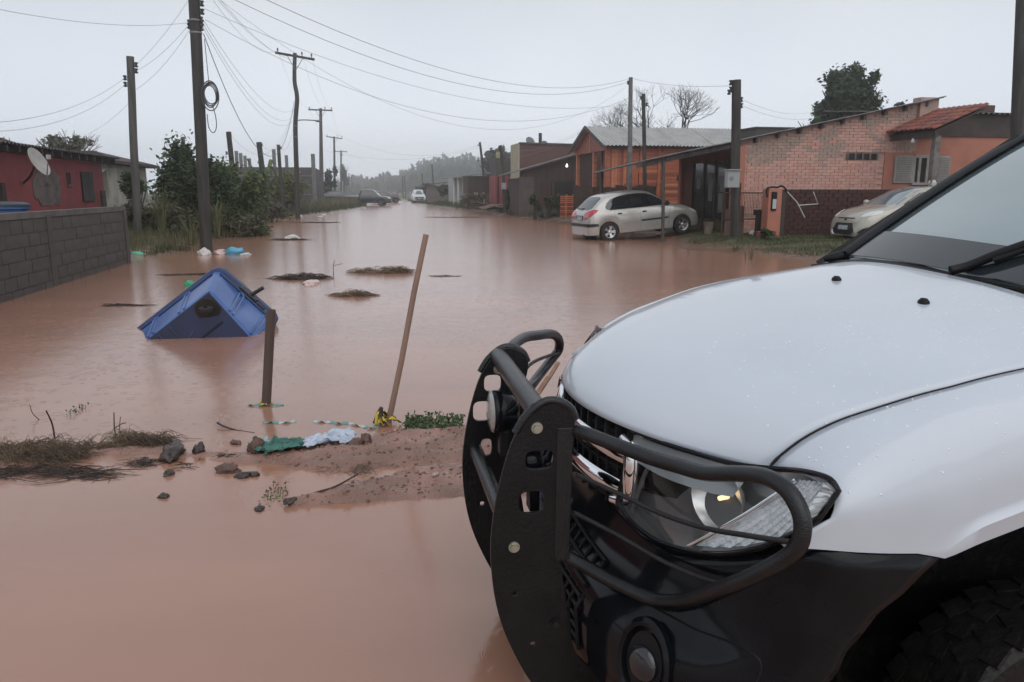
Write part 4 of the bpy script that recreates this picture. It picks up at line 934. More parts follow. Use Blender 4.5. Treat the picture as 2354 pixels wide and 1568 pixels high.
# porch: tiled roof and window with shutters
TILE = mat('red_clay_tile', (.36, .095, .055), .7, col2=(.22, .065, .042), scale=5, lo=.35, hi=.65)
TILE2 = mat('dark_clay_tile', (.20, .06, .042), .75, col2=(.13, .05, .04), scale=5)
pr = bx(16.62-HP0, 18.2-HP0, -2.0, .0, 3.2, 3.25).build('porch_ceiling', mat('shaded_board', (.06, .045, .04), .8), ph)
pr.data.transform(Matrix.Shear('XY', 4, (0, 0)))
for v in pr.data.vertices: v.co.z += (v.co.x-(16.62-HP0))*.42
pt_ = [MB().grid(lambda u, v: (lerp(0, .34, v), .105*(u-.5)*2, .052*cos((u-.5)*pi)+.0-.018*v*0), 7, 2).mesh('roof_tile', smooth=60) for _ in range(2)]
for me, m_ in zip(pt_, (TILE, TILE2)): me.materials.append(m_)
for i in range(6):
    for j in range(10):
        x = 16.5-HP0+i*.29; y = -2.0+j*.212
        o = inst('roof_tile', pt_[(R.random() < .3)], pr, (x, y, 3.29+i*.29*.42+.004*j), (0, -atan2(.42, 1)+.03, 0)); k_ = o.modifiers.new('t', 'SOLIDIFY'); k_.thickness = .014
MB().beam((16.7-HP0, -2.0, 3.14), (16.7-HP0, 0, 3.14), .09, .13).build('porch_beam', GREYW, ph)
pc = bx(16.72-HP0, 16.9-HP0, -1.95, -1.78, 0, 3.12).build('porch_post', mat('grey_worn_post', (.20, .18, .165), .8, col2=(.12, .105, .1), scale=5), ph)
MB().lathe([(.09, -.1), (.13, -.02), (.10, .08), (.04, .15)], 8, Matrix.Translation((16.81-HP0, -1.87, 1.75))).build('rag', mat('white_weathered', (.55, .55, .52), .7), pc, smooth=80)
MB().lathe([(0, -.06), (.04, -.045), (.055, 0), (.035, .05), (.02, .09)], 12, Matrix.Translation((16.55-HP0, -1.2, 3.0))).build('bulb', mat('opal_bulb', (.7, .7, .68), .3), ph, smooth=60)
q_ = HQ
wx = [onq(u, 390, q_)[0]-HP0 for u in (2053, 2098, 2110, 2147, 2180)]; wz = (onq(2100, 421, q_)[1], onq(2100, 358, q_)[1])
CREAM = mat('cream_window_paint', (.34, .32, .29), .6, col2=(.26, .24, .22), scale=4)
win = bx(wx[1], wx[3], -.02, .03, wz[0], wz[1]).build('window', DARKIN, ph)
for x in (wx[1], (wx[1]+wx[2])/2+.1, lerp(wx[2], wx[3], .5), wx[3]): bx(x-.045, x+.045, -.07, -.015, wz[0], wz[1]).build('window_frame', CREAM, win)
bx(wx[1], wx[3], -.072, -.016, wz[1]-.07, wz[1]+.03).build('window_frame', CREAM, win); bx(wx[1]-.05, wx[3]+.05, -.1, -.01, wz[0]-.06, wz[0]+.02).build('sill', CREAM, win)
for a, b in ((wx[0], wx[1]-.05), (wx[3]+.05, wx[4])):
    s_ = bx(a, b, -.075, -.02, wz[0], wz[1]).build('shutter', CREAM, ph)
    for k_ in range(11): z = lerp(wz[0]+.08, wz[1]-.08, k_/10); MB().box(((a+b)/2, -.08, z), ((b-a)*.78, .03, .03)).build('slat', mat('shutter_slat', (.22, .20, .185), .6), s_)
# low dark brick wall, gate, gate pier
LQ = 20.6
lw = house('low_garden_wall', 'low mossy dark brick garden wall behind the gold car', 'wall', onq(1796, 440, LQ)[0], LQ)
lwm = mat('mossy_dark_brick', (.045, .026, .022), .9, col2=(.075, .030, .024), scale=2.2, bump=.5, bscale=12)
bx(0, 14, .03, .2, -.1, 1.55).build('core', mat('dark_mortar', (.028, .022, .02), .9), lw)
lb = [MB(), MB()]
rr_ = random.Random(31); me_ = MB().box((0, 0, 0), (.29, .05, .105)).mesh('brick'); me_.materials.append(lwm); cnt = 0
for r in range(12):
    x = 0 if r % 2 else -.15
    while x < 13.8:
        if x > -.05:
            if cnt < 300 and x < 8.5: inst('brick', me_, lw, (x+.15, .02+rr_.uniform(-.01, .01), .24+r*.116)); cnt += 1
            else: lb[0].box((x+.15, .02+rr_.uniform(-.01, .01), .24+r*.116), (.29, .05, .105))
        x += .305
tag(lb[0].build('brickwork', lwm, lw), kind='stuff')
GPX = onq(1773, 500, 20.3)[0]
gpz = house('gate_pier', 'pink gate pier with a black and white letter box', 'pier', GPX, 20.3)
bx(-.2, .2, -.15, .2, 0, 1.58).build('shaft', PLAST, gpz); bx(.2, .36, -.1, .25, 0, 1.5).build('side_render', mat('wet_dark_render', (.05, .042, .036), .8), gpz)
ib = bx(-.12, .03, -.2, -.14, .98, 1.5).build('letter_box', BLACKM, gpz, bevel=.01); bx(-.10, .01, -.212, -.2, 1.03, 1.3).build('front_plate', mat('pale_blue_panel', (.42, .47, .48), .4), ib)
MB().tube(smooth_path([(-.25, -.15, 1.35), (-.27, -.15, 1.58), (-.1, -.15, 1.63), (.05, -.12, 1.62), (.2, -.1, 1.66), (.33, -.1, 1.58), (.33, -.1, 1.5)], 6), .028, 8).build('hose', BLACKM, gpz, smooth=60)
fr = house('metal_frame', 'bent white metal tube frame hanging over the low wall', 'frame', GPX+.42, 20.25)
MB().tube([(0, 0, 1.5), (.3, -.05, 1.2), (.55, -.08, .78)], .014, 6).tube([(.33, -.05, 1.12), (.95, -.05, 1.16), (.78, -.05, 1.5)], .014, 6).build('tube', mat('white_weathered', (.55, .55, .52), .7), fr)
GX0 = onq(1660, 500, 20.9)[0]; GX1 = onq(1752, 500, 20.9)[0]; GW = GX1-GX0
gt = house('iron_gate', 'rusty iron bar gate in front of the pink brick house', 'gate', GX0, 20.9)
for a, b in (((0, 0, .1), (0, 0, 1.5)), ((GW, 0, .1), (GW, 0, 1.5)), ((0, 0, 1.47), (GW, 0, 1.47)), ((0, 0, .72), (GW, 0, .72)), ((GW*.42, 0, .1), (GW*.42, 0, 1.75)), ((0, 0, .15), (GW, 0, .15))): MB().tube([a, b], .02, 6).build('frame_bar', RUST, gt)
for i in range(1, 26): MB().tube([(GW*i/26, .01, .72), (GW*i/26, .01, 1.46)], .006, 5).build('bar', RUST, gt)
for i, x in enumerate((.12, .34, .52)):
    pk = bx(x, x+.2, .06, .085, .12, 1.0+.05*i).build('plank', mat('bleached_plank', (.17, .11, .09), .8, col2=(.10, .06, .05), scale=5, stretch=(1, 1, .2)), gt)
mbx = thing('meter_box', 'grey electricity meter box on the stout pole beside the gate', 'meter box', at(1683, 412, 21.6), A)
MB().box((0, 0, 0), (.36, .2, .46)).build('case', mat('grey_meter_box', (.30, .32, .32), .5), mbx, bevel=.015); MB().box((0, -.02, .25), (.4, .26, .03)).build('hood', mat('grey_meter_box', (.30, .32, .32), .5), mbx); MB().lathe([(.06, 0), (.06, .012), (0, .014)], 14, Matrix.Translation((-.07, -.1, .02))@Matrix.Rotation(pi/2, 4, 'X')).build('dial', GALV, mbx)
bk_ = thing('bucket', 'pale worn bucket by the glass door', 'bucket', gp(1628, 538, .2))
MB().lathe([(.12, 0), (.16, .36), (.17, .37), (.155, .36), (.11, .03), (.001, .03)], 20).build('body', mat('dirty_cream', (.28, .23, .19), .7, col2=(.18, .14, .12), scale=6), bk_, smooth=40)
dk = thing('flower_pot', 'red planter with leafy plant at the foot of the gate pier', 'planter', gp(1757, 553, .15))
MB().box((0, 0, .13), (.55, .25, .26)).build('planter', mat('red_planter', (.12, .03, .025), .6), dk, bevel=.02)
dl = thing('football', 'small white ball on the grass by the gate', 'ball', gp(1729, 545, .2))
MB().lathe([(.001, 0), (.05, .012), (.085, .05), (.1, .1), (.085, .15), (.05, .188), (.001, .2)], 14).build('skin', mat('scuffed_white', (.6, .6, .58), .6), dl, smooth=80)
bp2 = house('standing_board', 'dark narrow board propped by the gate', 'board', onq(1748, 500, 20.5)[0], 20.55); bx(-.1, .12, 0, .06, .2, .98).build('plank', DARKIN, bp2); bx(-.14, .02, -.02, .1, .84, 1.0).build('cap', DARKIN, bp2)
tk = house('water_tank', 'dark square roof tank behind the shed roof', 'tank', onq(1738, 300, 27)[0], 27); tz = onq(1760, 295, 27)[1]
bx(0, 1.5, 0, 1.2, 2.9, tz).build('body', mat('dark_cement_tank', (.075, .07, .066), .85), tk); bx(-.05, 1.55, -.05, 1.25, tz, tz+.05).build('lid', mat('dark_cement_tank', (.075, .07, .066), .85), tk)

# ---- orange timber house
ORG = mat('varnished_orange_plank', (.46, .135, .066), .55, col2=(.31, .088, .045), scale=2.5, stretch=(.6, 1, 5), lo=.35, hi=.65)
ORG2 = mat('varnished_pale_plank', (.56, .20, .105), .55, col2=(.42, .14, .07), scale=2.5, stretch=(.6, 1, 5))
ORG3 = mat('varnished_dark_plank', (.29, .083, .045), .6, col2=(.2, .06, .036), scale=2.5, stretch=(.6, 1, 5))
TP, TQ0, TQ1 = 10.9, 33.4, 38.2
tw = house('timber_house', 'orange varnished timber house with a pale corrugated gable roof', 'house', TP, TQ0)
PAN = [MB().box((0, 0, 0), (2.0, .03, .142)).mesh('plank') for _ in range(3)]
for me, m_ in zip(PAN, (ORG, ORG2, ORG3)): me.materials.append(m_)
VPL = [MB().box((0, 0, 0), (.13, .03, 3.25)).mesh('plank') for _ in range(3)]
for me, m_ in zip(VPL, (ORG, ORG2, ORG3)): me.materials.append(m_)
cwt = bx(1.2, 13.4, .05, .15, 0, 3.5).build('wall', ORG3, tw); bx(1.25, 1.35, .15, 4.7, 0, 3.5).build('wall', ORG3, tw); bx(1.2, 13.4, 4.65, 4.75, 0, 3.5).build('wall', ORG3, tw)
rr_ = random.Random(17)
for i in range(10): inst('plank', VPL[rr_.choice((0, 0, 1, 2))], cwt, (.12+i*.14, .03+rr_.uniform(-.008, .008), 1.75))
for r in range(21):
    x = 1.6+(.9 if r % 2 else 0)-1.0
    while x < 10.2:
        if x > .5: inst('plank', PAN[rr_.choice((0, 0, 1, 2))], cwt, (x+1.0, .028+rr_.uniform(-.006, .006), .28+r*.152), (0, 0, 0), (1 if x > 1.4 else .8, 1, 1))
        x += 2.02
for x, w_ in ((-.05, .16), (1.48, .14), (2.35, .12), (4.2, .12)): bx(x, x+w_, -.03, .05, 0, 3.5).build('batten', ORG, tw)
for y in (.0, 1.85, 4.65): bx(-.08, .08, y, y+.16, 0, 3.4).build('porch_post', ORG2 if y > 1 else ORG, tw)
gbl = MB(); zE, zR, mid = 3.58, 4.5, (TQ1-TQ0)/2
gbl.v = [(-.05, -.1, 3.3), (-.05, 4.9, 3.3), (-.05, 4.9, zE-.05), (-.05, mid, zR-.08), (-.05, -.1, zE-.05)]; gbl.f = [(0, 1, 2, 3, 4)]
gab = gbl.build('gable', ORG3, tw, solid=.06)
for i in range(14):
    y = -.05+i*.355; hgt = zE-.08+(zR-zE)*(1-abs(y+.16-mid)/mid); bx(-.085, -.052, y+.01, y+.33, 3.3, max(3.4, hgt)).build('gable_board', ORG if i % 3 else ORG2, gab)
bx(-.13, -.086, mid-.06, mid+.06, 3.3, zR-.15).build('king_post', ORG2, gab)
WHC = mat('pale_grey_corrugated', (.40, .40, .385), .5, col2=(.30, .295, .285), scale=2.2, lo=.35, hi=.7)
for i in range(7):
    x0, x1 = -.35+i*1.75, -.35+(i+1)*1.75+.06
    corr(MB(), (x0, -.45, zE-.09+.01*(i % 2)), (x1, -.45, zE-.09+.01*(i % 2)), (x1, mid, zR), (x0, mid, zR), .177, .026).build('roof_sheet', WHC, tw, smooth=40)
    corr(MB(), (x0, mid, zR), (x1, mid, zR), (x1, 5.25, zE-.09), (x0, 5.25, zE-.09), .177, .026).build('roof_sheet', WHC, tw, smooth=40)
MB().beam((-.37, -.45, zE-.14), (-.37, mid, zR-.04), .03, .16).beam((-.37, mid, zR-.04), (-.37, 5.25, zE-.14), .03, .16).build('barge_board', ROOFD, tw)
bx(1.3, 1.36, 2.2, 3.1, .2, 2.4).build('door', DARKIN, tw)
# pallet fence
pf = house('pallet_fence', 'orange pallet board fence behind the silver hatchback tail', 'fence', 9.75, 37.2, .2)
rr_ = random.Random(4)
for r in range(11):
    for k_ in range(3): bx(k_*.95, k_*.95+.92, -.02, .0+rr_.uniform(0, .02), .06+r*.098, .06+r*.098+.07).build('slat', (ORG, ORG2, ORG3)[rr_.randrange(3)], pf)
for x, tl in ((.3, .02), (.75, -.1), (1.3, .0), (1.75, .06), (2.3, .03), (2.7, -.04)): MB().beam((x, -.04, 0), (x+tl, -.04, 1.18), .07, .025, up=(0, 1, 0)).build('upright', ORG2, pf)
# ---- brown board house
BRD = mat('dark_brown_boarding', (.040, .022, .018), .75, col2=(.062, .036, .03), scale=3, stretch=(3, 3, .3), bump=.4, bscale=10)
BRZ = lambda p: 2.64+(p-8.96)*.277
bh = house('brown_board_house', 'low dark brown board house under a sloping grey sheet roof', 'house', 9.4, 45)
mw = MB(); mw.v = [(0, .06, 0), (7, .06, 0), (7, .06, BRZ(16.4)-.1), (0, .06, BRZ(9.4)-.1)]; mw.f = [(0, 1, 2, 3)]; bwl = mw.build('wall', BRD, bh, solid=.15)
VB = [MB().box((0, 0, .5), (.19, .03, 1)).mesh('board') for _ in range(2)]
for me, m_ in zip(VB, (BRD, mat('brown_board_light', (.058, .032, .025), .75, col2=(.04, .024, .02), scale=4))): me.materials.append(m_)
for i in range(20):
    x = .9+i*.2
    if 2.05 < x < 3.3: continue
    inst('board', VB[i % 3 == 0], bwl, (x, .03, .1), (0, 0, 0), (1, 1, BRZ(9.4+x)-.3))
bx(-.1, .8, -.05, .06, 0, 2.35).build('block_pier', mat('grey_brown_block', (.10, .082, .074), .85, col2=(.075, .06, .055), scale=3), bh)
bx(2.1, 3.25, .0, .05, .15, 2.1).build('dark_doorway', DARKIN, bh); bx(.95, 1.85, -.01, .028, 2.1, 2.2).build('awning_batten', GREYW, bh); MB().tube([(1.9, -.05, .2), (1.9, -.05, 2.0), (2.0, -.1, 2.3)], .035, 6).build('downpipe', GREYW, bh)
bx(-.0, 7, .2, 4, 0, 2.3).build('back_rooms', BRD, bh)
for i in range(4):
    p0, p1 = lerp(8.8, 13.8, i/4), lerp(8.8, 13.8, (i+1)/4)+.1
    corr(MB(), (p0-9.4, -.5, BRZ(p0)), (p0-9.4, 4, BRZ(p0)-.1), (p1-9.4, 4, BRZ(p1)-.08), (p1-9.4, -.5, BRZ(p1)+.02), .177, .024).build('roof_sheet', SHEETR, bh, smooth=40)
lbp = thing('lit_bulb', 'bare lit bulb hanging under the brown house eave', 'light bulb', at(1303, 382, 45.2))
MB().lathe([(.001, -.07), (.05, -.05), (.07, 0), (.05, .06), (.025, .1), (.025, .14)], 14).build('glass', mat('glowing_bulb', (1, .95, .88), .3, emit=((1, .93, .82), 2.2)), lbp, smooth=80)
MB().tube([(0, 0, .13), (0, 0, .5)], .012, 5).build('flex', WIRE, lbp)
# picket planter in front
pk = house('picket_planter', 'low picket bed of dark leafy plants before the brown house', 'planter', 9.85, 41.5, .12)
for x in (.15, .45, .95, 1.3, 1.7): bx(x, x+.09, 0, .05, 0, .75+.06*(int(x*10) % 3)).build('picket', mat('pale_grey_picket', (.17, .155, .14), .8), pk)
bx(0, 2.0, .1, .9, 0, .22).build('soil', mat('dark_soil', (.03, .022, .018), .9), pk)
# ---- brown building with cream end wall behind, dishes on its roof
bb_ = house('brick_building', 'flat roofed brown brick building with a cream end wall', 'building', 11.4, 55)
bx(0, 9, 0, 3, 0, 4.85).build('wall', mat('brown_brick_far', (.125, .058, .05), .85, col2=(.10, .05, .045), scale=4, bump=.4, bscale=8, stretch=(1, 1, 3)), bb_); bx(-.06, 0, -.02, 3, 0, 4.9).build('end_wall', mat('cream_wall', (.44, .38, .24), .8, col2=(.36, .33, .26), scale=1.5), bb_)
MB().beam((-.05, -.05, 4.9), (9, -.05, 4.76), .14, .1).build('coping', ROOFD, bb_)
dish('satellite_dish', 'grey satellite dish at the corner of the brown brick building', at(1218, 326, 57.5), (.5, -.8, .5), .36, at(1220, 338, 57.5), mat('grey_dish', (.16, .165, .17), .6))
dish('satellite_dish', 'second grey dish beside the mast on the brown brick building', at(1249, 334, 57.5), (-.4, -.7, .55), .34, at(1244, 338, 57.5), mat('grey_dish', (.16, .165, .17), .6))
pole('roof_mast', [(1242, 341), (1242, 306)], 57.5, .13, .12, WOOD_D, 'short dark mast on top of the brown brick building', base=4.3, n=8, cat='mast')
# ---- far right row
rhu = house('red_hut', 'small hut with a bright red side wall and grey upper wall', 'hut', 10.9, 61)
bx(-.2, 1.0, 0, 3, 0, 2.75).build('wall', mat('bright_red_wall', (.30, .06, .065), .7, col2=(.22, .05, .05), scale=3), rhu); bx(-.1, 2.6, .3, 3, 2.75, 4.1).build('upper_wall', UBW, rhu); bx(-.1, .32, .2, .25, 4.1, 4.58).build('yellow_sign', mat('faded_yellow', (.36, .33, .16), .6, col2=(.26, .24, .14), scale=6), rhu)
bx(-.04, .1, -.02, 0, 0, 2.7).build('door', DARKIN, rhu)
bs = house('dark_shed', 'dark box shed left of the red hut', 'shed', 9.2, 66); bx(0, 2.0, 0, 3, 1.4, 2.75).build('upper_wall', BRD, bs); bx(0, 2.0, .1, 3, 0, 1.4).build('lower_wall', GREYPL, bs); bx(-.1, 2.1, -.2, 3, 2.75, 2.83).build('roof', ROOFD, bs)
for x in (.55, .75, 1.35): bx(x, x+.09, -.04, .02, .3, 1.45).build('pale_stake', mat('white_weathered', (.55, .55, .52), .7), bs)
pch = house('porch_house', 'low house with a row of pale porch columns', 'house', 9.0, 78)
bx(.6, 5, 1.2, 6, 0, 2.9).build('wall', mat('white_far_wall', (.42, .44, .44), .8), pch)
MB().beam((-.6, .2, 2.75), (4.5, .2, 3.45), 2.4, .1).build('porch_roof', mat('grey_far_roof', (.20, .20, .20), .7), pch)
for x in (.3, .75, 1.3, 1.85, 2.4, 2.9): bx(x, x+.16, -.6, -.45, 0, 2.7+.13*x).build('porch_column', mat('pale_column', (.42, .40, .36), .7), pch)
fs = house('far_shed', 'small grey sheds beyond the porch house', 'shed', 8.2, 92)
bx(0, 3, 0, 3, 0, 2.2).build('wall', GREYPL, fs); MB().beam((-.4, 1.2, 2.3), (3.4, 1.2, 2.75), 3.4, .1).build('roof', ROOFD, fs)
fs2 = house('far_house', 'distant house with low pale roof behind the white pickup', 'house', 9.5, 128)
bx(0, 5, 0, 4, 0, 2.3).build('wall', GREYPL, fs2); MB().beam((-.8, 1.5, 2.3), (5.6, 1.5, 3.3), 5, .12).build('roof', mat('grey_far_roof', (.20, .20, .20), .7), fs2)
# ------------------------------------------------------------------ vehicles (local x = rear to front, y = left, z = up)
def shell(L, zt, w, zlow, arches, ar, wroof, belt, low=.2, flat=0, n=96):
    xs = sorted(set([L*i/n for i in range(n+1)]+[.004*L, .012*L, .988*L, .996*L])); mb = MB(); K = 19
    for x in xs:
        t = catm(zt, x); W = catm(w, x); zl = zlow
        for a in arches:
            d = abs(x-a)
            if d < ar: zl = max(zl, low+.06+sqrt(ar*ar-d*d))
        g_ = min(1, max(0, (t-belt)/.35)); zb = min(belt-.02, t-.09); wr = lerp(W-.09, wroof, g_); zm = lerp(zl, zb, .5)
        pts = [(W-.05, zl), (W-.008, max(zl+.03, lerp(zl, zb, .25))), (W, max(zl+.06, lerp(zl, zb, .55))), (W-.012, zb-.06 if zb-.06 > zl+.08 else zl+.09), (W-.045, zb), (lerp(W-.06, wr, .5), lerp(zb, t-.05, .5)), (wr, t-.055), (wr*.82, t-.022), (wr*.45, t-.004), (0, t)]
        if zb-zl < .12:
            zz = zl; pts = [(W-.05, zz), (W-.03, zz+.02), (W-.02, zz+.035), (W-.02, zz+.05), (W-.03, max(zz+.06, zb)), (lerp(W-.06, wr, .5), max(zz+.07, lerp(zb, t-.05, .5))), (wr, t-.055), (wr*.82, t-.022), (wr*.45, t-.004), (0, t)]
        for y, z in pts: mb.v.append((x, y, z))
        for y, z in pts[-2::-1]: mb.v.append((x, -y, z))
    m_ = len(xs); mb.f = [(i*K+j, i*K+j+1, (i+1)*K+j+1, (i+1)*K+j) for i in range(m_-1) for j in range(K-1)]
    mb.f += [tuple(range(K)), tuple((m_-1)*K+j for j in range(K-1, -1, -1))]
    return mb
def on(c, d, pts):
    d = V(d).normalized(); e1 = V((0, 0, 1)).cross(d).normalized(); e2 = d.cross(e1); return [V(c)+e1*a+e2*b for a, b in pts]
def rnd(cx, cz, a, b, n=20, e=.7): return [(cx+a*math.copysign(abs(cos(k))**e, cos(k)), cz+b*math.copysign(abs(sin(k))**e, sin(k))) for k in [2*pi*i/n for i in range(n)]]
TAIL = mat('red_tail_lens', (.42, .015, .02), .12, coat=.8); LAMPG = mat('clear_headlamp', (.62, .64, .64), .08, coat=1); PLATE = mat('number_plate_grey', (.42, .46, .48), .5, col2=(.30, .34, .37), scale=30, stretch=(1, 1, .3)); TRIM = mat('black_trim', (.018, .018, .019), .5)
TYRE = mat('car_tyre', (.014, .014, .014), .7, bump=.3, bscale=40)
# ---- silver hatchback, nose up the bank
SILV = mat('silver_champagne_paint', (.50, .49, .465), .26, metal=.35, coat=.7, col2=(.40, .37, .33), scale=1.2, lo=.45, hi=.85)
hc = thing('hatchback_car', 'silver five door hatchback with rear wheels in the flood water', 'car', XY(6.98, 24.05, -.09))
k_ = 1.05; hc.scale = (k_, k_, k_); hc.rotation_euler = (0, radians(-4.6), A+radians(6))
ZT = [(0, .50), (.012, .60), (.03, .72), (.06, .86), (.13, .95), (.3, 1.10), (.48, 1.26), (.62, 1.345), (.9, 1.40), (1.3, 1.43), (1.7, 1.432), (2.0, 1.405), (2.2, 1.345), (2.5, 1.17), (2.82, .985), (2.98, .945), (3.25, .89), (3.5, .80), (3.68, .70), (3.78, .59), (3.82, .50), (3.835, .44)]
WT = [(0, .60), (.02, .68), (.08, .745), (.25, .80), (.6, .822), (1.2, .83), (2.2, .83), (3.0, .82), (3.35, .79), (3.6, .71), (3.75, .60), (3.82, .48), (3.835, .40)]
body = shell(3.835, ZT, WT, .22, (.66, 3.10), .335, .565, .93).build('body', SILV, hc, smooth=50)
B = bvh_of(body)
for sg in (-1, 1):
    d = (0, -sg, 0); y0 = sg*.8
    patch('side_glass', B, [(x, y0, z) for x, z in ((.60, .955), (.585, 1.02), (.66, 1.13), (.80, 1.235), (1.05, 1.30), (1.35, 1.335), (1.7, 1.34), (1.98, 1.315), (2.2, 1.24), (2.5, 1.075), (2.68, .965), (2.6, .94), (1.6, .925), (.72, .925))], d, DGLASS, hc)
    for pts in ([(.86, .93), (.84, .75), (.98, .52), (1.05, .30)], [(1.66, .93), (1.665, .6), (1.66, .28)], [(2.72, .93), (2.66, .7), (2.62, .4), (2.60, .28)]): seam('door_seam', B, [(x, y0, z) for x, z in pts], d, .004, TRIM, hc, off=-.001)
    patch('door_moulding', B, [(x, y0, z) for x, z in ((1.70, .515), (2.60, .535), (2.60, .58), (1.70, .565))], d, TRIM, hc, off=.012, cuts=2)
    patch('door_moulding', B, [(x, y0, z) for x, z in ((1.12, .50), (1.63, .512), (1.63, .56), (1.10, .55))], d, SILV, hc, off=.012, cuts=2)
    for x in (.93, 1.74): patch('door_handle', B, rnd(x+.07, .80, .075, .022, 12) and [(a, y0, b) for a, b in rnd(x+.07, .80, .07, .022, 12)], d, TRIM, hc, off=.02, cuts=1)
    patch('sill', B, [(x, y0, z) for x, z in ((1.02, .235), (2.72, .235), (2.74, .315), (1.04, .29))], d, mat('silver_sill', (.55, .54, .52), .25, metal=.5, coat=.5), hc, off=.012, cuts=2)
    # lamps
    patch('tail_light', B, on((.06, sg*.62, .83), (.72, -sg*.7, -.05), [(sg*a, b) for a, b in ((-.23, -.09), (-.21, .03), (-.07, .10), (.14, .14), (.27, .13), (.24, .06), (.10, -.06), (-.06, -.13), (-.19, -.135))]), (.72, -sg*.7, -.05), TAIL, hc, off=.012)
    patch('headlight', B, on((3.55, sg*.62, .66), (-.8, -sg*.6, -.1), [(-sg*a, b) for a, b in ((-.14, -.05), (.0, .03), (.2, .10), (.26, .09), (.16, -.0), (0, -.07), (-.12, -.08))]), (-.8, -sg*.6, -.1), LAMPG, hc, off=.012)
    MB().lathe([(.001, .1), (.05, .09), (.075, .04), (.07, -.04), (.03, -.08), (.001, -.085)], 14, Matrix.Translation((2.52, sg*.90, .985))@Matrix.Rotation(pi/2, 4, 'X')@Matrix.Diagonal((.8, 1, 1.2, 1))).build('mirror', TRIM, hc, smooth=60)
    patch('bumper_strip', B, on((.1, sg*.66, .52), (.75, -sg*.66, 0), rnd(0, 0, .24, .045, 18, .5)), (.75, -sg*.66, 0), TRIM, hc, off=.02)
patch('rear_glass', B, [(0, y, z) for y, z in ((-.56, 1.00), (-.50, 1.27), (-.38, 1.315), (.38, 1.315), (.50, 1.27), (.56, 1.00), (.40, .955), (-.40, .955))], (1, 0, 0), mat('grey_rear_glass', (.035, .05, .055), .08, spec=.45, coat=.2), hc)
patch('bumper_strip', B, [(0, y, z) for y, z in ((-.5, .48), (.5, .48), (.5, .565), (-.5, .565))], (1, 0, 0), TRIM, hc, off=.02)
patch('plate_recess', B, [(0, y, z) for y, z in ((-.28, .66), (.28, .66), (.28, .80), (-.28, .80))], (1, 0, 0), TRIM, hc, off=.004, cuts=2)
patch('number_plate', B, [(0, y, z) for y, z in ((-.2, .665), (.2, .665), (.2, .775), (-.2, .775))], (1, 0, 0), PLATE, hc, off=.014, cuts=2)
MB().tube([(.20, -.1, 1.01), (.12, .1, .99), (.10, .32, 1.03)], .012, 6).build('rear_wiper', TRIM, hc)
patch('windscreen', B, [(2.5, y, z) for y, z in ((-.64, .99), (.64, .99), (.50, 1.36), (-.50, 1.36))], (-1, 0, 0), DGLASS, hc)
patch('bonnet_seam_panel', B, [(x, y, 1.5) for x, y in ((2.98, -.60), (3.6, -.42), (3.6, .42), (2.98, .60))], (0, 0, -1), SILV, hc, off=.003)
MB().box((1.9, 0, .46), (3.0, 1.2, .42)).build('underbody', BLACKM, hc)
MB().tube([(.15, -.3, .26), (.0, -.32, .22), (-.05, -.32, .2)], .03, 8).build('exhaust', RUST, hc)
MB().tube([(.95, 0, 1.425), (.86, 0, 1.50)], .012, 6).build('aerial', TRIM, hc)
for x in (.66, 3.10):
    for sg in (-1, 1): add_wheel(hc, (x, sg*.715, .285), .288, .19, -1 if sg < 0 else 1, TYRE, ALLOY, lug=False)
# ---- gold car parked on the grass, nose to the street
GOLD = mat('pale_gold_paint', (.44, .42, .36), .26, metal=.35, coat=.6)
gc = thing('parked_car', 'pale gold car parked on the grass, partly hidden by the windscreen', 'car', XY(16.55, 18.55, .16), A+pi)
ZG = [(0, .5), (.03, .8), (.1, 1.0), (.35, 1.2), (.65, 1.40), (1.1, 1.475), (1.6, 1.49), (2.0, 1.46), (2.3, 1.37), (2.7, 1.16), (3.02, 1.0), (3.2, .96), (3.5, .885), (3.72, .78), (3.84, .66), (3.90, .5), (3.92, .40)]
WG = [(0, .62), (.1, .78), (.5, .84), (2, .85), (3.1, .85), (3.5, .82), (3.75, .74), (3.87, .64), (3.92, .55)]
body = shell(3.92, ZG, WG, .20, (.68, 3.13), .345, .57, .99).build('body', GOLD, gc, smooth=50); B = bvh_of(body)
for sg in (-1, 1):
    d = (0, -sg, 0); y0 = sg*.8
    patch('side_glass', B, [(x, y0, z) for x, z in ((.45, 1.02), (.62, 1.28), (1.1, 1.39), (1.7, 1.40), (2.2, 1.31), (2.75, 1.02), (2.6, .99), (.6, .99))], d, DGLASS, gc)
    seam('door_seam', B, [(x, y0, z) for x, z in ((2.8, .98), (2.76, .7), (2.7, .3))], d, .004, TRIM, gc, off=-.001)
    patch('headlight', B, on((3.58, sg*.60, .745), (-.72, -sg*.62, -.32), [(-sg*a, b) for a, b in ((-.20, -.085), (-.12, .005), (.05, .075), (.24, .125), (.33, .125), (.27, .04), (.1, -.05), (-.1, -.10))]), (-.72, -sg*.62, -.32), LAMPG, gc, off=.01)
    patch('fog_pocket', B, on((3.75, sg*.60, .345), (-.82, -sg*.57, 0), [(-sg*a, b) for a, b in ((-.12, -.06), (.02, .055), (.17, .10), (.2, .02), (.12, -.07))]), (-.82, -sg*.57, 0), TRIM, gc, off=.006)
    MB().lathe([(.001, .1), (.05, .09), (.08, .04), (.075, -.04), (.03, -.08), (.001, -.085)], 14, Matrix.Translation((2.62, sg*.93, 1.05))@Matrix.Rotation(pi/2, 4, 'X')).build('mirror', GOLD, gc, smooth=60)
patch('windscreen', B, [(2.5, y, z) for y, z in ((-.70, 1.01), (.70, 1.01), (.52, 1.43), (-.52, 1.43))], (-1, 0, 0), mat('pale_screen', (.14, .19, .21), .06, spec=.7, coat=.6), gc)
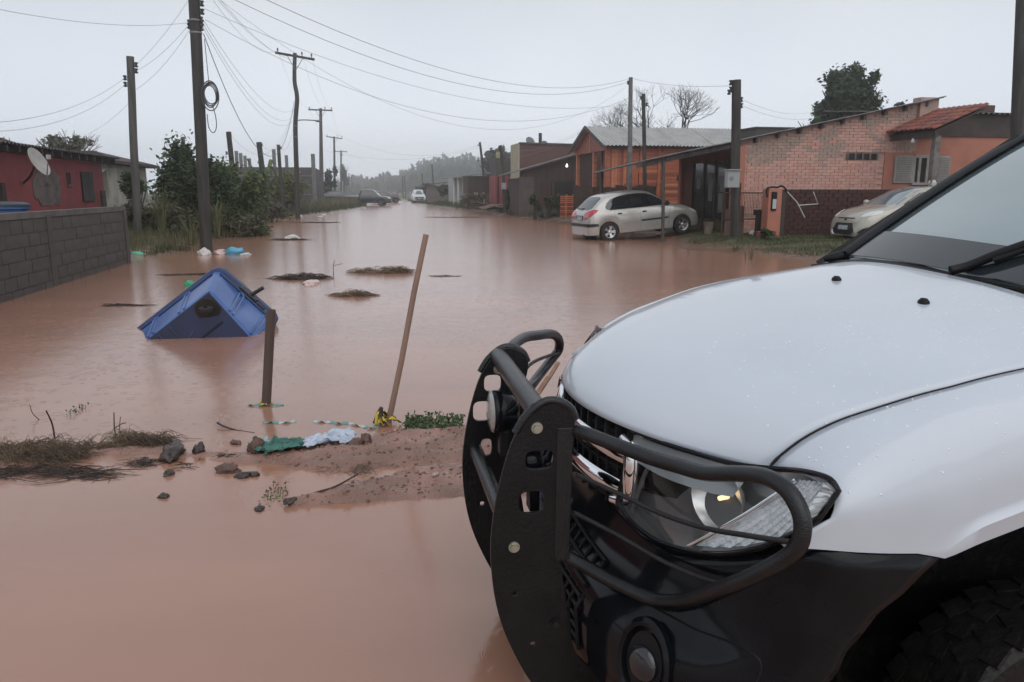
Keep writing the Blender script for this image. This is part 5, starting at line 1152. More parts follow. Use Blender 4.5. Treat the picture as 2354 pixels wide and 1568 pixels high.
patch('lower_grille', B, [(3.9, y, z) for y, z in ((-.36, .235), (.36, .235), (.44, .36), (.34, .535), (-.34, .535), (-.44, .36))], (-1, 0, 0), mat('dark_blue_grille', (.012, .013, .018), .4), gc, off=.008)
patch('number_plate', B, [(3.9, y, z) for y, z in ((-.2, .36), (.2, .36), (.2, .47), (-.2, .47))], (-1, 0, 0), PLATE, gc, off=.02, cuts=2)
patch('upper_slot', B, [(3.9, y, z) for y, z in ((-.36, .665), (.36, .665), (.34, .695), (-.34, .695))], (-1, 0, -.3), TRIM, gc, off=.006)
patch('badge', B, on((3.88, 0, .625), (-1, 0, -.2), rnd(0, 0, .06, .028, 16, 1)), (-1, 0, -.2), mat('dark_oval_badge', (.03, .04, .06), .3), gc, off=.008, cuts=1)
seam('chrome_lip', B, [(3.9, y, z) for y, z in ((-.47, .33), (-.40, .235), (0, .222), (.40, .235), (.47, .33))], (-1, 0, 0), .012, CHROME, gc, off=.006)
MB().box((2, 0, .46), (3.2, 1.2, .42)).build('underbody', BLACKM, gc)
for x in (.68, 3.13):
    for sg in (-1, 1): add_wheel(gc, (x, sg*.735, .30), .30, .195, -1 if sg < 0 else 1, TYRE, ALLOY, lug=False)
MB().tube([(1.5, 0, 1.49), (1.36, 0, 1.60)], .012, 6).build('aerial', TRIM, gc)
# ---- far vehicles
def far_car(name, label, cat, loc, rz, L, zt, w, belt, m, arches, wr, sideg, front, rear, glass=DGLASS, wh=.33, bed=None, plate=None):
    t = thing(name, label, cat, loc, rz); b = shell(L, zt, w, .3, arches, wh+.06, wr, belt, low=.28, n=48).build('body', m, t, smooth=50); B = bvh_of(b)
    for sg in (-1, 1):
        patch('side_glass', B, [(x, sg*.8, z) for x, z in sideg], (0, -sg, 0), glass, t, cuts=2)
        patch('headlight', B, on((L-.15, sg*.6, front), (-.8, -sg*.5, -.1), rnd(0, 0, .16, .08, 10)), (-.8, -sg*.5, -.1), LAMPG, t, off=.01, cuts=1)
        patch('tail_light', B, on((.1, sg*.65, rear), (.8, -sg*.5, 0), rnd(0, 0, .1, .14, 10)), (.8, -sg*.5, 0), TAIL, t, off=.01, cuts=1)
    bl = belt; tp = max(z for _, z in zt)
    patch('windscreen', B, [(L*.6, y, z) for y, z in ((-.66, bl+.06), (.66, bl+.06), (.52, tp-.1), (-.52, tp-.1))], (-1, 0, 0), mat('far_screen', (.10, .12, .13), .08, coat=.5), t, cuts=2)
    patch('rear_glass', B, [(L*.3, y, z) for y, z in ((-.6, bl+.08), (.6, bl+.08), (.5, tp-.12), (-.5, tp-.12))], (1, 0, 0), glass, t, cuts=2)
    patch('front_grille', B, [(L, y, z) for y, z in ((-.66, .34), (.66, .34), (.6, .78), (-.6, .78))], (-1, 0, 0), TRIM, t, off=.01, cuts=2)
    patch('number_plate', B, [(L, y, z) for y, z in ((-.22, .48), (.22, .48), (.22, .60), (-.22, .60))], (-1, 0, 0), PLATE, t, off=.02, cuts=1); patch('number_plate', B, [(0, y, z) for y, z in ((-.25, .55), (.25, .55), (.25, .68), (-.25, .68))], (1, 0, 0), PLATE, t, off=.02, cuts=1)
    MB().box((L/2, 0, .5), (L*.8, 1.2, .35)).build('underbody', BLACKM, t)
    for x in arches:
        for sg in (-1, 1): add_wheel(t, (x, sg*.74, wh), wh, .2, -1 if sg < 0 else 1, TYRE, mat('grey_steel_rim', (.10, .10, .105), .5), lug=False)
    return t
PZ = [(0, .9), (.03, 1.03), (.2, 1.06), (1.55, 1.06), (1.62, 1.1), (1.75, 1.6), (2.0, 1.72), (2.9, 1.73), (3.2, 1.62), (3.75, 1.12), (4.0, 1.06), (4.6, .98), (4.9, .85), (5.0, .6)]
PW = [(0, .8), (.1, .86), (4.4, .87), (4.8, .80), (5.0, .66)]
PSG = ((1.85, 1.12), (1.95, 1.55), (2.5, 1.6), (2.95, 1.58), (3.5, 1.14))
NAVY = mat('dark_navy_paint', (.015, .02, .026), .25, coat=.6)
far_car('pickup_truck', 'dark navy pickup nosing out onto the street from the left verge', 'pickup truck', XY(-1.3, 87, .0), A-radians(12), 5.0, PZ, PW, 1.06, NAVY, (.95, 3.98), .60, PSG, .86, .85, wh=.36)
far_car('pickup_truck', 'white pickup facing the camera on the right verge', 'pickup truck', XY(8.2, 110.9, .05), A-pi/2, 5.0, PZ, PW, 1.06, mat('white_far_paint', (.6, .62, .62), .3, coat=.5), (.95, 3.98), .60, PSG, .86, .85, wh=.36)
SZ = [(0, .6), (.02, .95), (.08, 1.2), (.25, 1.55), (.5, 1.62), (1.6, 1.64), (2.2, 1.55), (2.8, 1.1), (3.6, .95), (4.1, .7), (4.2, .5)]
SW = [(0, .75), (.1, .84), (3.6, .85), (4.0, .75), (4.2, .6)]
far_car('dark_suv', 'small dark car driving away at the far end of the street', 'car', XY(5.6, 125, 0), A+pi/2, 4.2, SZ, SW, 1.05, mat('black_far_paint', (.012, .013, .015), .3, coat=.4), (.8, 3.4), .6, ((.4, 1.1), (.55, 1.5), (1.6, 1.53), (2.1, 1.45), (2.6, 1.1)), .8, .95)
far_car('dark_sedan', 'dark blue car half hidden in the grass left of the navy pickup', 'car', XY(-4.1, 97, .15), A+radians(8), 4.2, ZG[:-1]+[(4.2, .4)], SW, .98, NAVY, (.8, 3.4), .58, ((.5, 1.03), (.7, 1.3), (1.6, 1.38), (2.2, 1.3), (2.7, 1.03)), .7, .85)
far_car('hidden_car', 'brownish car just showing behind the navy pickup hood', 'car', XY(1.5, 104, .05), A+radians(5), 4.2, ZG[:-1]+[(4.2, .4)], SW, .98, mat('brown_far_paint', (.05, .038, .034), .35, coat=.3), (.8, 3.4), .58, ((.5, 1.03), (.7, 1.3), (1.6, 1.38), (2.2, 1.3), (2.7, 1.03)), .7, .85)
# ------------------------------------------------------------------ tipped refuse bin, stakes, flotsam and mud-bank litter
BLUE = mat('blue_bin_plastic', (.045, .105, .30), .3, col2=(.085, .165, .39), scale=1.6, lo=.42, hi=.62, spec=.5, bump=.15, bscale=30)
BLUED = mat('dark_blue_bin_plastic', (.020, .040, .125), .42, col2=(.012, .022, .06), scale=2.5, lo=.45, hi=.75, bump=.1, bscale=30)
BT, RT = at(481, 667, 7.95), at(501, 617, 8.75)
bl = (at(336, 780, 7.82)-BT).normalized(); br = (at(578, 774, 7.98)-BT).normalized(); rl = (at(329, 752, 8.5)-RT).normalized(); rr2 = (at(612, 714, 8.72)-RT).normalized()
bo = BT.copy(); bo.z = -.3
bin_ = thing('refuse_bin', 'blue wheeled refuse bin tipped over and half sunk in the flood', 'refuse bin', bo)
c_b = [BT, BT+bl*1.12, BT+bl*1.12+br*.74, BT+br*.74]; c_r = [RT, RT+rl*1.22, RT+rl*1.22+rr2*.88, RT+rr2*.88]
c_b = [p-bo for p in c_b]; c_r = [p-bo for p in c_r]
def quad(a, b, c, d): return lambda u, v: a.lerp(b, u).lerp(d.lerp(c, u), v)
bd_ = MB().add(c_b+c_r, [(3, 2, 1, 0), (0, 1, 5, 4), (1, 2, 6, 5), (2, 3, 7, 6), (3, 0, 4, 7)])
body = bd_.build('body', BLUE, bin_, fix=True); k_ = body.modifiers.new('b', 'BEVEL'); k_.width = .075; k_.segments = 5; body.data.polygons.foreach_set('use_smooth', [True]*len(body.data.polygons))
ax = ((c_r[0]+c_r[2])-(c_b[0]+c_b[2])).normalized(); ctr = sum(c_r, V())/4
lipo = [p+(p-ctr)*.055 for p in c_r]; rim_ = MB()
ring = []
for i in range(4):                                                  # rolled rim with rounded corners
    a, b, c = lipo[i-1], lipo[i], lipo[(i+1) % 4]; e1, e2 = (a-b).normalized(), (c-b).normalized()
    ring += [b+e1*.10, b+e1*.03+e2*.03, b+e2*.10]
sec = [(-.03, -.015), (.014, -.015), (.016, .035), (-.03, .035)]
n_ = len(ring); cr = sum(ring, V())/n_
for p in ring:
    o_ = (p-cr).normalized()
    for a, b in sec: rim_.v.append(tuple(p+o_*a+ax*b*1.3))
rim_.f = [(i*4+j, ((i+1) % n_)*4+j, ((i+1) % n_)*4+(j+1) % 4, i*4+(j+1) % 4) for i in range(n_) for j in range(4)]
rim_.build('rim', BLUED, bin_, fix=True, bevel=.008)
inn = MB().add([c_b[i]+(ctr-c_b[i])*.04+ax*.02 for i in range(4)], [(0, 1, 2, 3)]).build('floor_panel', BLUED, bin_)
fl_ = MB().add([p-ax*.006+(sum(c_b, V())/4-p)*.03 for p in c_b], [(3, 2, 1, 0)]).build('bottom_plate', mat('shaded_bin_bottom', (.010, .015, .042), .4, col2=(.016, .028, .085), scale=2), bin_, solid=.006, soff=1)  # shade on the bottom painted in as a darker blue than the sides
# moulded ribs on the two upper sides
fr_ = quad(c_b[0], c_b[3], c_r[3], c_r[0]); fl2 = quad(c_b[0], c_b[1], c_r[1], c_r[0])
nr = (c_b[3]-c_b[0]).cross(c_r[0]-c_b[0]).normalized(); nr = nr if nr.z > 0 else -nr
nl = (c_b[1]-c_b[0]).cross(c_r[0]-c_b[0]).normalized(); nl = nl if nl.z > 0 else -nl
for f_, nn, us in ((fr_, nr, (.40, .47, .83, .90)), (fl2, nl, (.30, .36, .66, .72))):
    for u0 in us: MB().tube([f_(u0, v)+nn*.004 for v in (.04, .3, .6, .80)], .012, 6).build('rib', BLUE, bin_, smooth=60)
    for a, b in ((us[0], us[1]), (us[2], us[3])): MB().tube([f_(a, .80)+nn*.004, f_((a+b)/2, .84)+nn*.006, f_(b, .80)+nn*.004], .012, 6).build('rib', BLUE, bin_, smooth=60)
    MB().tube([f_(u, .86)+nn*.01 for u in (.05, .3, .6, .95)], .014, 6).build('rib', BLUED, bin_, smooth=60)
cc = c_b[0]+(bl+br)*.145-ax*.01; Qc = (-ax).to_track_quat('Z', 'Y').to_matrix().to_4x4(); Qc.translation = cc
cst = MB().lathe([(.13, 0), (.125, .012), (.0, .014)], 18, Qc).build('caster', mat('rusty_black_caster', (.010, .009, .008), .7, col2=(.03, .019, .012), scale=12), bin_, smooth=40)
MB().lathe([(.02, -.025), (.07, -.022), (.075, 0), (.07, .022), (.02, .025)], 18, Qc@Matrix.Translation((0, .03, .09))@Matrix.Rotation(pi/2, 4, 'X')).build('caster_wheel', RUBBER, cst, smooth=40)
for s_ in (-.035, .035): MB().beam(Qc@V((s_, 0, .0)), Qc@V((s_, .03, .09)), .012, .06).build('fork', RUST, cst)
fb_ = quad(c_b[0], c_b[1], c_b[2], c_b[3])
for u0, v0, u1, v1 in ((.50, .06, .50, .7), (.62, .06, .62, .7), (.1, .45, .8, .45)): MB().tube([fb_(lerp(u0, u1, i/4), lerp(v0, v1, i/4))-ax*.012 for i in range(5)], .011, 6).build('bottom_rib', mat('shaded_bin_bottom', (.010, .015, .042), .4), bin_, smooth=60)
MB().beam(fb_(.36, .30)-ax*.013, fb_(.46, .36)-ax*.013, .012, .004).build('scuff', mat('grey_scuff', (.12, .14, .18), .6), bin_)
MB().beam(fr_(.36, .95)+nr*.02, fr_(.64, .95)+nr*.02, .09, .045).build('hinge_bar', TRIM, bin_, bevel=.008)
MB().tube([fr_(.53, .97)+nr*.02, fr_(.53, .97)+nr*.10+V((.09, 0, .04))], .022, 8).build('pin', TRIM, bin_)
MB().beam(fr_(.66, .93)+nr*.015, fr_(.78, .93)+nr*.015, .05, .03).build('hinge_bar', TRIM, bin_, bevel=.006)
# cardboard tube
tbp = gp(612, 930); tt = thing('cardboard_tube', 'upright brown cardboard tube standing in the water', 'tube', tbp)
top = at(623, 713, 5.36)-tbp
MB().lathe([(.033, -.3), (.033, top.z), (.029, top.z+.002), (.029, top.z-.12)], 26, Matrix.Shear('XY', 4, (top.x/top.z, top.y/top.z))).build('wall', mat('wet_cardboard', (.095, .062, .05), .55, col2=(.07, .047, .04), scale=5, stretch=(1, 1, .3)), tt, smooth=40)
YEL = mat('yellow_tape', (.55, .40, .02), .5); BLK = mat('black_tape', (.02, .02, .018), .5)
def ribbon(name, pts, w_, m, parent, k=5, up=(0, 0, 1)):
    P = smooth_path(pts, k); mb = MB()
    for i, p in enumerate(P):
        t = (P[min(i+1, len(P)-1)]-P[max(i-1, 0)]).normalized(); s_ = t.cross(V(up)).normalized() if abs(t.dot(V(up))) < .95 else V((1, 0, 0)); tw = .7*sin(i*.9); s_ = (s_*cos(tw)+V(up)*sin(tw))
        mb.v += [tuple(p-s_*w_/2), tuple(p+s_*w_/2)]
    mb.f = [(2*i, 2*i+2, 2*i+3, 2*i+1) for i in range(len(P)-1)]; return mb.build(name, m, parent, smooth=60, solid=.002)
rt = random.Random(8)
for i in range(2): ribbon('tape_end', [V((.04*cos(a), .04*sin(a)-.01, .006+.01*i)) for a in [pi*k/6+i for k in range(9)]], .022, YEL, tt)
ribbon('tape_end', [V((-.12, -.03, .004)), V((-.05, -.045, .01)), V((.05, -.05, .008)), V((.13, -.02, .003))], .02, mat('teal_tape', (.12, .30, .30), .5), tt)
# leaning stick with tape knot
sb = gp(893, 972); sk = thing('wooden_stick', 'long pale stick leaning in the mud with yellow tape knotted at its foot', 'stick', sb)
tp = at(979.5, 539, 4.95)-sb
MB().tube([tp*-.12, V((0, 0, 0)), tp*.35+V((.004, 0, 0)), tp*.7+V((-.003, 0, 0)), tp], [.021, .0205, .0195, .019, .0185], 14).build('shaft', mat('pale_stripped_wood', (.30, .19, .14), .6, col2=(.20, .125, .095), scale=5, stretch=(1, 1, .15), bump=.3, bscale=30), sk, smooth=50)
MB().tube([(-.04, -.01, .0), (-.055, -.01, .07), (-.04, -.015, .11)], [.018, .022, .012], 8).build('stub', mat('dark_wood_stub', (.06, .04, .03), .7), sk, smooth=60)
for i in range(12):
    a = rt.uniform(0, 6.28); pts = [V((.05*cos(a), .05*sin(a)-.02, .02)), V((.06*cos(a+1.3)+.0, .06*sin(a+1.3)-.03, .035+rt.uniform(0, .05))), V((.09*cos(a+2.2), .07*sin(a+2.2)-.03, .01))]
    ribbon('tape_loop', pts, .024, YEL if i % 3 else BLK, sk)
tl = thing('barrier_tape', 'yellow and teal barrier tape trailing on the water between tube and stick', 'tape', gp(880, 978))
o_ = tl.location
segs = [(870, 983), (840, 984), (800, 975), (760, 973), (720, 971), (680, 969), (640, 974), (605, 974)]
for i, (a, b) in enumerate(zip(segs, segs[1:])):
    if i in (4,): continue
    p, q = gp(*a)-o_, gp(*b)-o_; p.z = q.z = .004; mmid = (p+q)/2+V((0, rt.uniform(-.03, .03), .003))
    ribbon('tape_strip', [p, mmid, q], .022, (YEL, mat('teal_tape', (.12, .30, .30), .5), BLK, mat('pale_tape', (.45, .5, .5), .5))[(i*2+1) % 4], tl)
# cloth and sack on the bank
def cloth(name, label, outline, m, seed, hz=.04, n=26, cat='cloth'):
    """crumpled sheet lying on the bank; outline is a four-sided patch of spots"""
    c = [gp(*q, .03) for q in outline]; o = sum(c, V())/4; t = thing(name, label, cat, o)
    def fn(u, v):
        p = c[0].lerp(c[1], u).lerp(c[3].lerp(c[2], u), v); f = N3(u*3.1+seed, v*2.2)*.6+abs(N3(u*6+seed, v*5, 3))*.7+.3*N3(u*14, v*12, seed)
        e = .03*N3(u*7, v*7, seed+9); z = max(.004, surf(p.x, p.y))+.012+hz*(.4+f)*(.35+.65*sin(pi*u)**.5*sin(pi*v)**.5)
        return (p.x-o.x+e, p.y-o.y+e, z-o.z)
    MB().grid(fn, n, n).build('sheet', m, t, smooth=60, solid=.004); return t
cloth('green_cloth', 'crumpled wet green cloth at the edge of the mud bank', [(572, 1022), (702, 1014), (690, 1040), (606, 1052)], mat('green_cloth', (.02, .115, .085), .45, col2=(.05, .16, .13), scale=5), 1, .07)
cloth('plastic_sheet', 'milky plastic lying over the end of the green cloth', [(570, 1016), (632, 1013), (660, 1030), (598, 1034)], mat('milky_plastic', (.30, .42, .42), .2, col2=(.12, .24, .22), scale=8, coat=.5), 5, .05, cat='plastic')
cloth('pale_sack', 'pale blue white sack on the mud bank beside the green cloth', [(702, 1016), (818, 1008), (814, 1022), (698, 1030)], mat('pale_blue_sack', (.52, .58, .68), .5, col2=(.40, .46, .56), scale=5), 3, .07, cat='sack')
# stones
def stone(label, u, v, sx, sy, sz, m, seed, z=0, name='stone', cat='stone', sink=.3):
    c = gp(u, v, z); c.z = max(0, surf(c.x, c.y)); t = bmesh.new(); bmesh.ops.create_icosphere(t, subdivisions=3, radius=1)
    for q in t.verts:
        f = 1+.45*noise.noise(q.co*1.6+V((seed, 0, 0)))+.28*noise.noise(q.co*3.7+V((0, seed, 0)))+.12*noise.noise(q.co*8+V((0, seed, 0))); q.co = V((q.co.x*f*sx, q.co.y*f*sy, max(-sink, q.co.z*f)*sz))
    me = bpy.data.meshes.new(name); t.to_mesh(me); t.free(); me.polygons.foreach_set('use_smooth', [True]*len(me.polygons)); me.materials.append(m)
    o = bpy.data.objects.new(name, me); COL.objects.link(o); o.location = c+V((0, 0, sz*sink*.6)); o.rotation_euler = (0, 0, seed); return tag(o, label, cat)
STN = mat('wet_dark_stone', (.035, .026, .022), .35, col2=(.07, .05, .042), scale=9, bump=.8, bscale=30); STR = mat('wet_red_clod', (.14, .075, .055), .5, col2=(.09, .05, .04), scale=7, bump=1, bscale=26)
for i, (lab, u, v, a, b, c, m_) in enumerate((('large dark layered stone at the water edge', 398, 1050, .115, .06, .05, STN), ('dark rounded stone right of the layered stone', 458, 1042, .036, .034, .05, STN), ('flat reddish brick piece in the shallows', 523, 1082, .075, .05, .03, STR),
      ('small dark stone below the layered stone', 388, 1092, .028, .025, .025, STN), ('lone dark stone in the brown water', 377, 1143, .028, .022, .018, STN), ('dark stone left of the mud bank tip', 598, 1171, .03, .022, .016, STN), ('brown clod under the green cloth', 592, 1040, .05, .04, .07, STR),
      ('small stone above the lone stone', 340, 1062, .025, .02, .015, STN), ('dark clod next to the brick piece', 560, 1095, .045, .03, .02, STN), ('second dark clod next to the brick piece', 585, 1093, .03, .025, .018, STN), ('dark stone at the mud bank tip', 668, 1161, .035, .022, .018, STN), ('brown clod standing on the bank', 842, 1030, .035, .03, .05, STR), ('clod beside the standing one', 818, 1038, .045, .035, .03, STR),
      ('muddy clod floating upper left of the green cloth', 542, 1020, .035, .025, .02, STR), ('pale pebble on the lower bank', 1001, 1112, .022, .018, .014, mat('pale_pebble', (.42, .34, .28), .6)))):
    stone(lab, u, v, a, b, c, m_, i*1.7+(4.9 if i == 0 else 2.6))
rb = MB(); rg = random.Random(12)
for _ in range(2600):                                               # gravel and crumbs on the bank
    x, y = rg.uniform(-1.5, 1.2), rg.uniform(3.4, 5.0); z = moundz(x, y)
    if z < .004: continue
    s_ = rg.choice((.002, .0025, .003, .004, .005, .008)); q = Matrix.Rotation(rg.uniform(0, 6), 3, 'Z')@Matrix.Rotation(rg.uniform(0, 2), 3, 'X'); rb.box((x, y, z+s_*.3), (s_*2, s_*1.5, s_*1.2), M=q)
tag(rb.build('gravel', mat('reddish_gravel', (.30, .145, .11), .5, col2=(.15, .085, .065), scale=9)), kind='stuff', label='reddish gravel crumbs scattered over the mud bank', cat='gravel')
# dead weeds
STRAW = mat('dead_straw', (.17, .12, .072), .8, col2=(.08, .056, .038), scale=9); TWIG = mat('wet_dark_twig', (.03, .02, .016), .6, col2=(.05, .035, .026), scale=12)
def weed_pile(name, label, u0, u1, v, n, hgt, dep, seed, m=STRAW, cat='weeds', rad=.0022, ln=.25, arcs=True):
    a, b = gp(u0, v), gp(u1, v); o = (a+b)/2; L = (b-a).length; rw = random.Random(seed); mb = MB(); t = thing(name, label, cat, o)
    cl = [(rw.uniform(-.85, .85), rw.gauss(0, .25), rw.uniform(.35, 1)) for _ in range(max(4, n//45))]
    for _ in range(n):
        cx, cy, ck = rw.choice(cl); x = cx+rw.gauss(0, .13); env = ck*max(.15, 1-x*x*.7); p = V((x*L/2, (cy+rw.gauss(0, .22))*dep*.5, 0)); an = rw.uniform(0, 6.28) if arcs and rw.random() < .5 else rw.gauss(0, .5)+(pi if rw.random() < .5 else 0); l_ = ln*rw.uniform(.2, 1.0)*(.6+.4*ck); h0 = hgt*env*rw.random()**.8
        q = p+V((cos(an)*l_, sin(an)*l_*.6, 0)); md = (p+q)/2+V((rw.gauss(0, .1), rw.gauss(0, .1), 0))*l_; md.z = h0+(.5*hgt*rw.random()**2*ck if arcs else 0); p.z = h0*rw.random(); q.z = max(-.01, h0*rw.uniform(-.2, .9))
        r_ = rad*rw.uniform(.5, 1.3); mb.tube(smooth_path([p, md, q], 3), [r_*(1, 1, 1, .9, .8, .6, .4)[k] for k in range(7)], 3, cap=False)
    tag(mb.build('stalks', m, t), kind='stuff'); return t
weed_pile('weed_pile', 'big heap of dead brown weeds at the left edge of the bank', -60, 205, 1050, 1900, .10, .5, 1, rad=.0016, ln=.2)
weed_pile('weed_pile', 'smaller tuft of dead weeds beside the layered stone', 225, 392, 1022, 800, .085, .32, 2, rad=.0016, ln=.16)
weed_pile('weed_pile', 'sodden dark stalks lying in the shallows under the big heap', -40, 250, 1085, 300, .03, .35, 3, TWIG, ln=.3, rad=.002)
weed_pile('weed_pile', 'thin scatter of dead stems between the weed tuft and the layered stone', 300, 480, 1062, 120, .02, .3, 21, TWIG, rad=.0018, ln=.14)
weed_pile('weed_pile', 'dark stems and leaf litter left of the green cloth', 480, 610, 1050, 140, .02, .22, 22, TWIG, rad=.0016, ln=.1)
weed_pile('weed_pile', 'brown plant litter across the lower bank', 700, 930, 1085, 120, .055, .5, 23, STRAW, rad=.0014, ln=.1)
weed_pile('straw_clump', 'pale straw clump floating near the stick', 812, 940, 628, 420, .13, .5, 4, mat('pale_straw', (.20, .14, .085), .8, col2=(.13, .09, .06), scale=6), rad=.005, ln=.4, cat='straw')
weed_pile('straw_clump', 'small straw clump floating nearer the stick', 778, 856, 680, 320, .09, .3, 5, mat('pale_straw', (.20, .14, .085), .8, col2=(.13, .09, .06), scale=6), rad=.004, ln=.25, cat='straw')
weed_pile('dark_flotsam', 'dark tangled flotsam left of the pale straw', 650, 755, 640, 240, .09, .7, 6, TWIG, rad=.006, ln=.4, cat='flotsam')
weed_pile('dark_flotsam', 'strip of dark flotsam behind the refuse bin', 395, 540, 632, 130, .03, .4, 7, TWIG, rad=.006, ln=.5, cat='flotsam')
weed_pile('dark_flotsam', 'thin line of flotsam left of the refuse bin', 240, 330, 703, 110, .03, .2, 8, TWIG, rad=.004, ln=.25, cat='flotsam')
weed_pile('dark_flotsam', 'flotsam with litter beyond the straw clumps', 640, 695, 552, 110, .06, .5, 9, TWIG, rad=.008, ln=.6, cat='flotsam')
weed_pile('dark_flotsam', 'line of dark scum across the far water', 975, 1130, 500, 120, .03, .5, 10, TWIG, rad=.012, ln=1.2, cat='flotsam')
weed_pile('dark_flotsam', 'dark scum at the far left shore by the crooked pole', 690, 790, 512, 100, .04, .6, 11, TWIG, rad=.012, ln=1.0, cat='flotsam')
weed_pile('dark_flotsam', 'few dark wisps near the leaning stick', 985, 1060, 635, 40, .02, .2, 14, TWIG, rad=.004, ln=.2, cat='flotsam')
def twig(label, pts, r0, r1, z=0, m=TWIG, side=()):
    P = [at(u, v, y) for u, v, y in pts]; o = P[0].copy(); t = thing('twig', label, 'twig', o); q = smooth_path([p-o for p in P], 5)
    MB().tube(q, [lerp(r0, r1, i/(len(q)-1)) for i in range(len(q))], 6).build('stem', m, t, smooth=60)
    for s_ in side: MB().tube(smooth_path([at(*x)-o for x in s_], 4), r1, 5).build('side_shoot', m, t)
g1 = gp(125, 1010).y; g2 = gp(265, 1003).y
twig('bare curved twig standing in the big weed heap', [(126, 1010, g1), (120, 975, g1), (106, 944, g1-.05)], .006, .004)
twig('bare straight twig standing in the smaller tuft', [(268, 1005, g2), (263, 985, g2), (262, 948, g2)], .005, .003, side=[[(263, 985, g2), (278, 975, g2), (290, 972, g2)]])
twig('second thin twig in the smaller tuft', [(276, 1000, g2), (275, 980, g2), (277, 958, g2)], .003, .002)
twig('long thin branch lying across the weeds', [(-20, 1110, gp(0, 1105).y), (60, 1082, gp(60, 1085).y), (170, 1045, gp(170, 1050).y), (260, 1020, gp(260, 1024).y), (330, 1012, gp(330, 1018).y)], .008, .005)
twig('thin bent stem in the open water', [(90, 965, gp(90, 965).y), (75, 950, gp(90, 965).y), (68, 930, gp(90, 965).y)], .003, .002)
twig('forked twig sticking out of the far water', [(767, 630, gp(767, 630).y), (766, 612, gp(767, 630).y), (770, 597, gp(767, 630).y)], .008, .005, side=[[(766, 612, gp(767, 630).y), (778, 608, gp(767, 630).y), (788, 606, gp(767, 630).y)]])
twig('driftwood stick lying on the mud bank', [(664, 1162, gp(664, 1162).y), (720, 1135, gp(720, 1136, .03).y), (772, 1118, gp(772, 1120, .05).y), (822, 1090, gp(822, 1094, .06).y)], .008, .004)
twig('curved dark root tip poking from the water', [(500, 972, gp(505, 980).y), (515, 980, gp(515, 985).y), (545, 989, gp(545, 989).y), (585, 995, gp(585, 995).y)], .008, .003)
# floating litter
def bag(label, u, v, sx, sy, sz, m, seed, name='litter_bag', cat='litter'): return stone(label, u, v, sx, sy, sz, m, seed, name=name, cat=cat, sink=.35)
WB = mat('white_bag', (.62, .60, .58), .35); PB = mat('pink_bag', (.62, .45, .42), .4); BB = mat('sky_blue_bag', (.10, .36, .52), .35)
bag('white plastic bag floating at the big pole foot', 470, 586, .15, .13, .13, WB, 1); bag('pink plastic bag floating right of the big pole', 506, 584, .2, .13, .1, PB, 2); bag('sky blue plastic bag floating right of the big pole', 541, 584, .27, .16, .13, BB, 3); bag('clear flattened bag at the end of the floating bags', 565, 586, .14, .08, .04, mat('clear_bag', (.5, .52, .54), .2), 4)
bag('white bag caught in far flotsam', 672, 549, .22, .12, .1, WB, 7); bag('green bag half hidden behind the refuse bin', 436, 658, .09, .07, .07, mat('green_bag', (.03, .36, .17), .4), 6)
bag('pinkish litter in the dark flotsam', 715, 652, .35, .12, .04, PB, 8)
for i, (u, v, lab) in enumerate(((690, 500, 'white litter at the foot of the crooked pole'), (735, 500, 'white litter on the far left shore'), (655, 500, 'small white litter left of the crooked pole'), (745, 496, 'white rag at the far shoreline'), (838, 480, 'white litter by the far grass tip'))): bag(lab, u, v, .22, .12, .08, WB, 20+i)
gb = thing('green_bottle', 'green plastic bottle floating near the block wall', 'bottle', gp(315, 588)); Qb = Matrix.Rotation(pi/2, 4, 'Y'); Qb.translation = (-.13, 0, .03)
MB().lathe([(.001, 0), (.06, .005), (.075, .03), (.075, .2), (.05, .26), (.022, .29), (.022, .32), (.001, .322)], 18, Qb).build('body', mat('green_pet', (.06, .42, .26), .2, coat=.5), gb, smooth=50); MB().lathe([(.026, .315), (.026, .345), (.001, .346)], 12, Qb).build('cap', WB, gb, smooth=50)
# rubbish heaps on the right bank
rw = random.Random(6)
for i in range(14):
    u = rw.uniform(1098, 1168); v = rw.uniform(480, 490); c = gp(u, v, .12); c.z += rw.uniform(.0, .45); t = thing('scrap_board', 'scrap board in the rubbish heap below the pole with the meter box', 'board', c, rw.uniform(0, 3), 'scrap boards in the rubbish heap')
    MB().box((0, 0, .12), (rw.uniform(1.0, 2.4), rw.uniform(.25, .7), .05), M=Matrix.Rotation(rw.uniform(-.2, .2), 3, 'Y')@Matrix.Rotation(rw.uniform(-.3, .3), 3, 'X')).build('plank', (BRD, DARKIN, mat('bleached_plank', (.17, .11, .09), .8))[i % 3], t)
for i, (u, v, s_, lab) in enumerate(((1195, 473, .5, 'upper white sack against the brown house'), (1210, 480, .55, 'lower white sack against the brown house'), (1145, 488, .3, 'white sack at the edge of the rubbish heap'), (1118, 482, .32, 'grey white sheet on the rubbish heap'))): bag(lab, u, v, s_, s_*.6, s_*.7, WB, 30+i, 'white_sack', 'sack')

lt = thing('wooden_lath', 'split orange brown lath wedged between bull bar and grille', 'stick', at(1232, 911, 2.40)); la = at(1283, 834, 2.62)-lt.location
MB().beam((0, 0, 0), la*.55, .016, .008).beam(la*.5+V((.004, 0, .002)), la, .013, .007).build('splinter', mat('raw_split_wood', (.36, .20, .11), .7, col2=(.24, .13, .08), scale=20), lt)
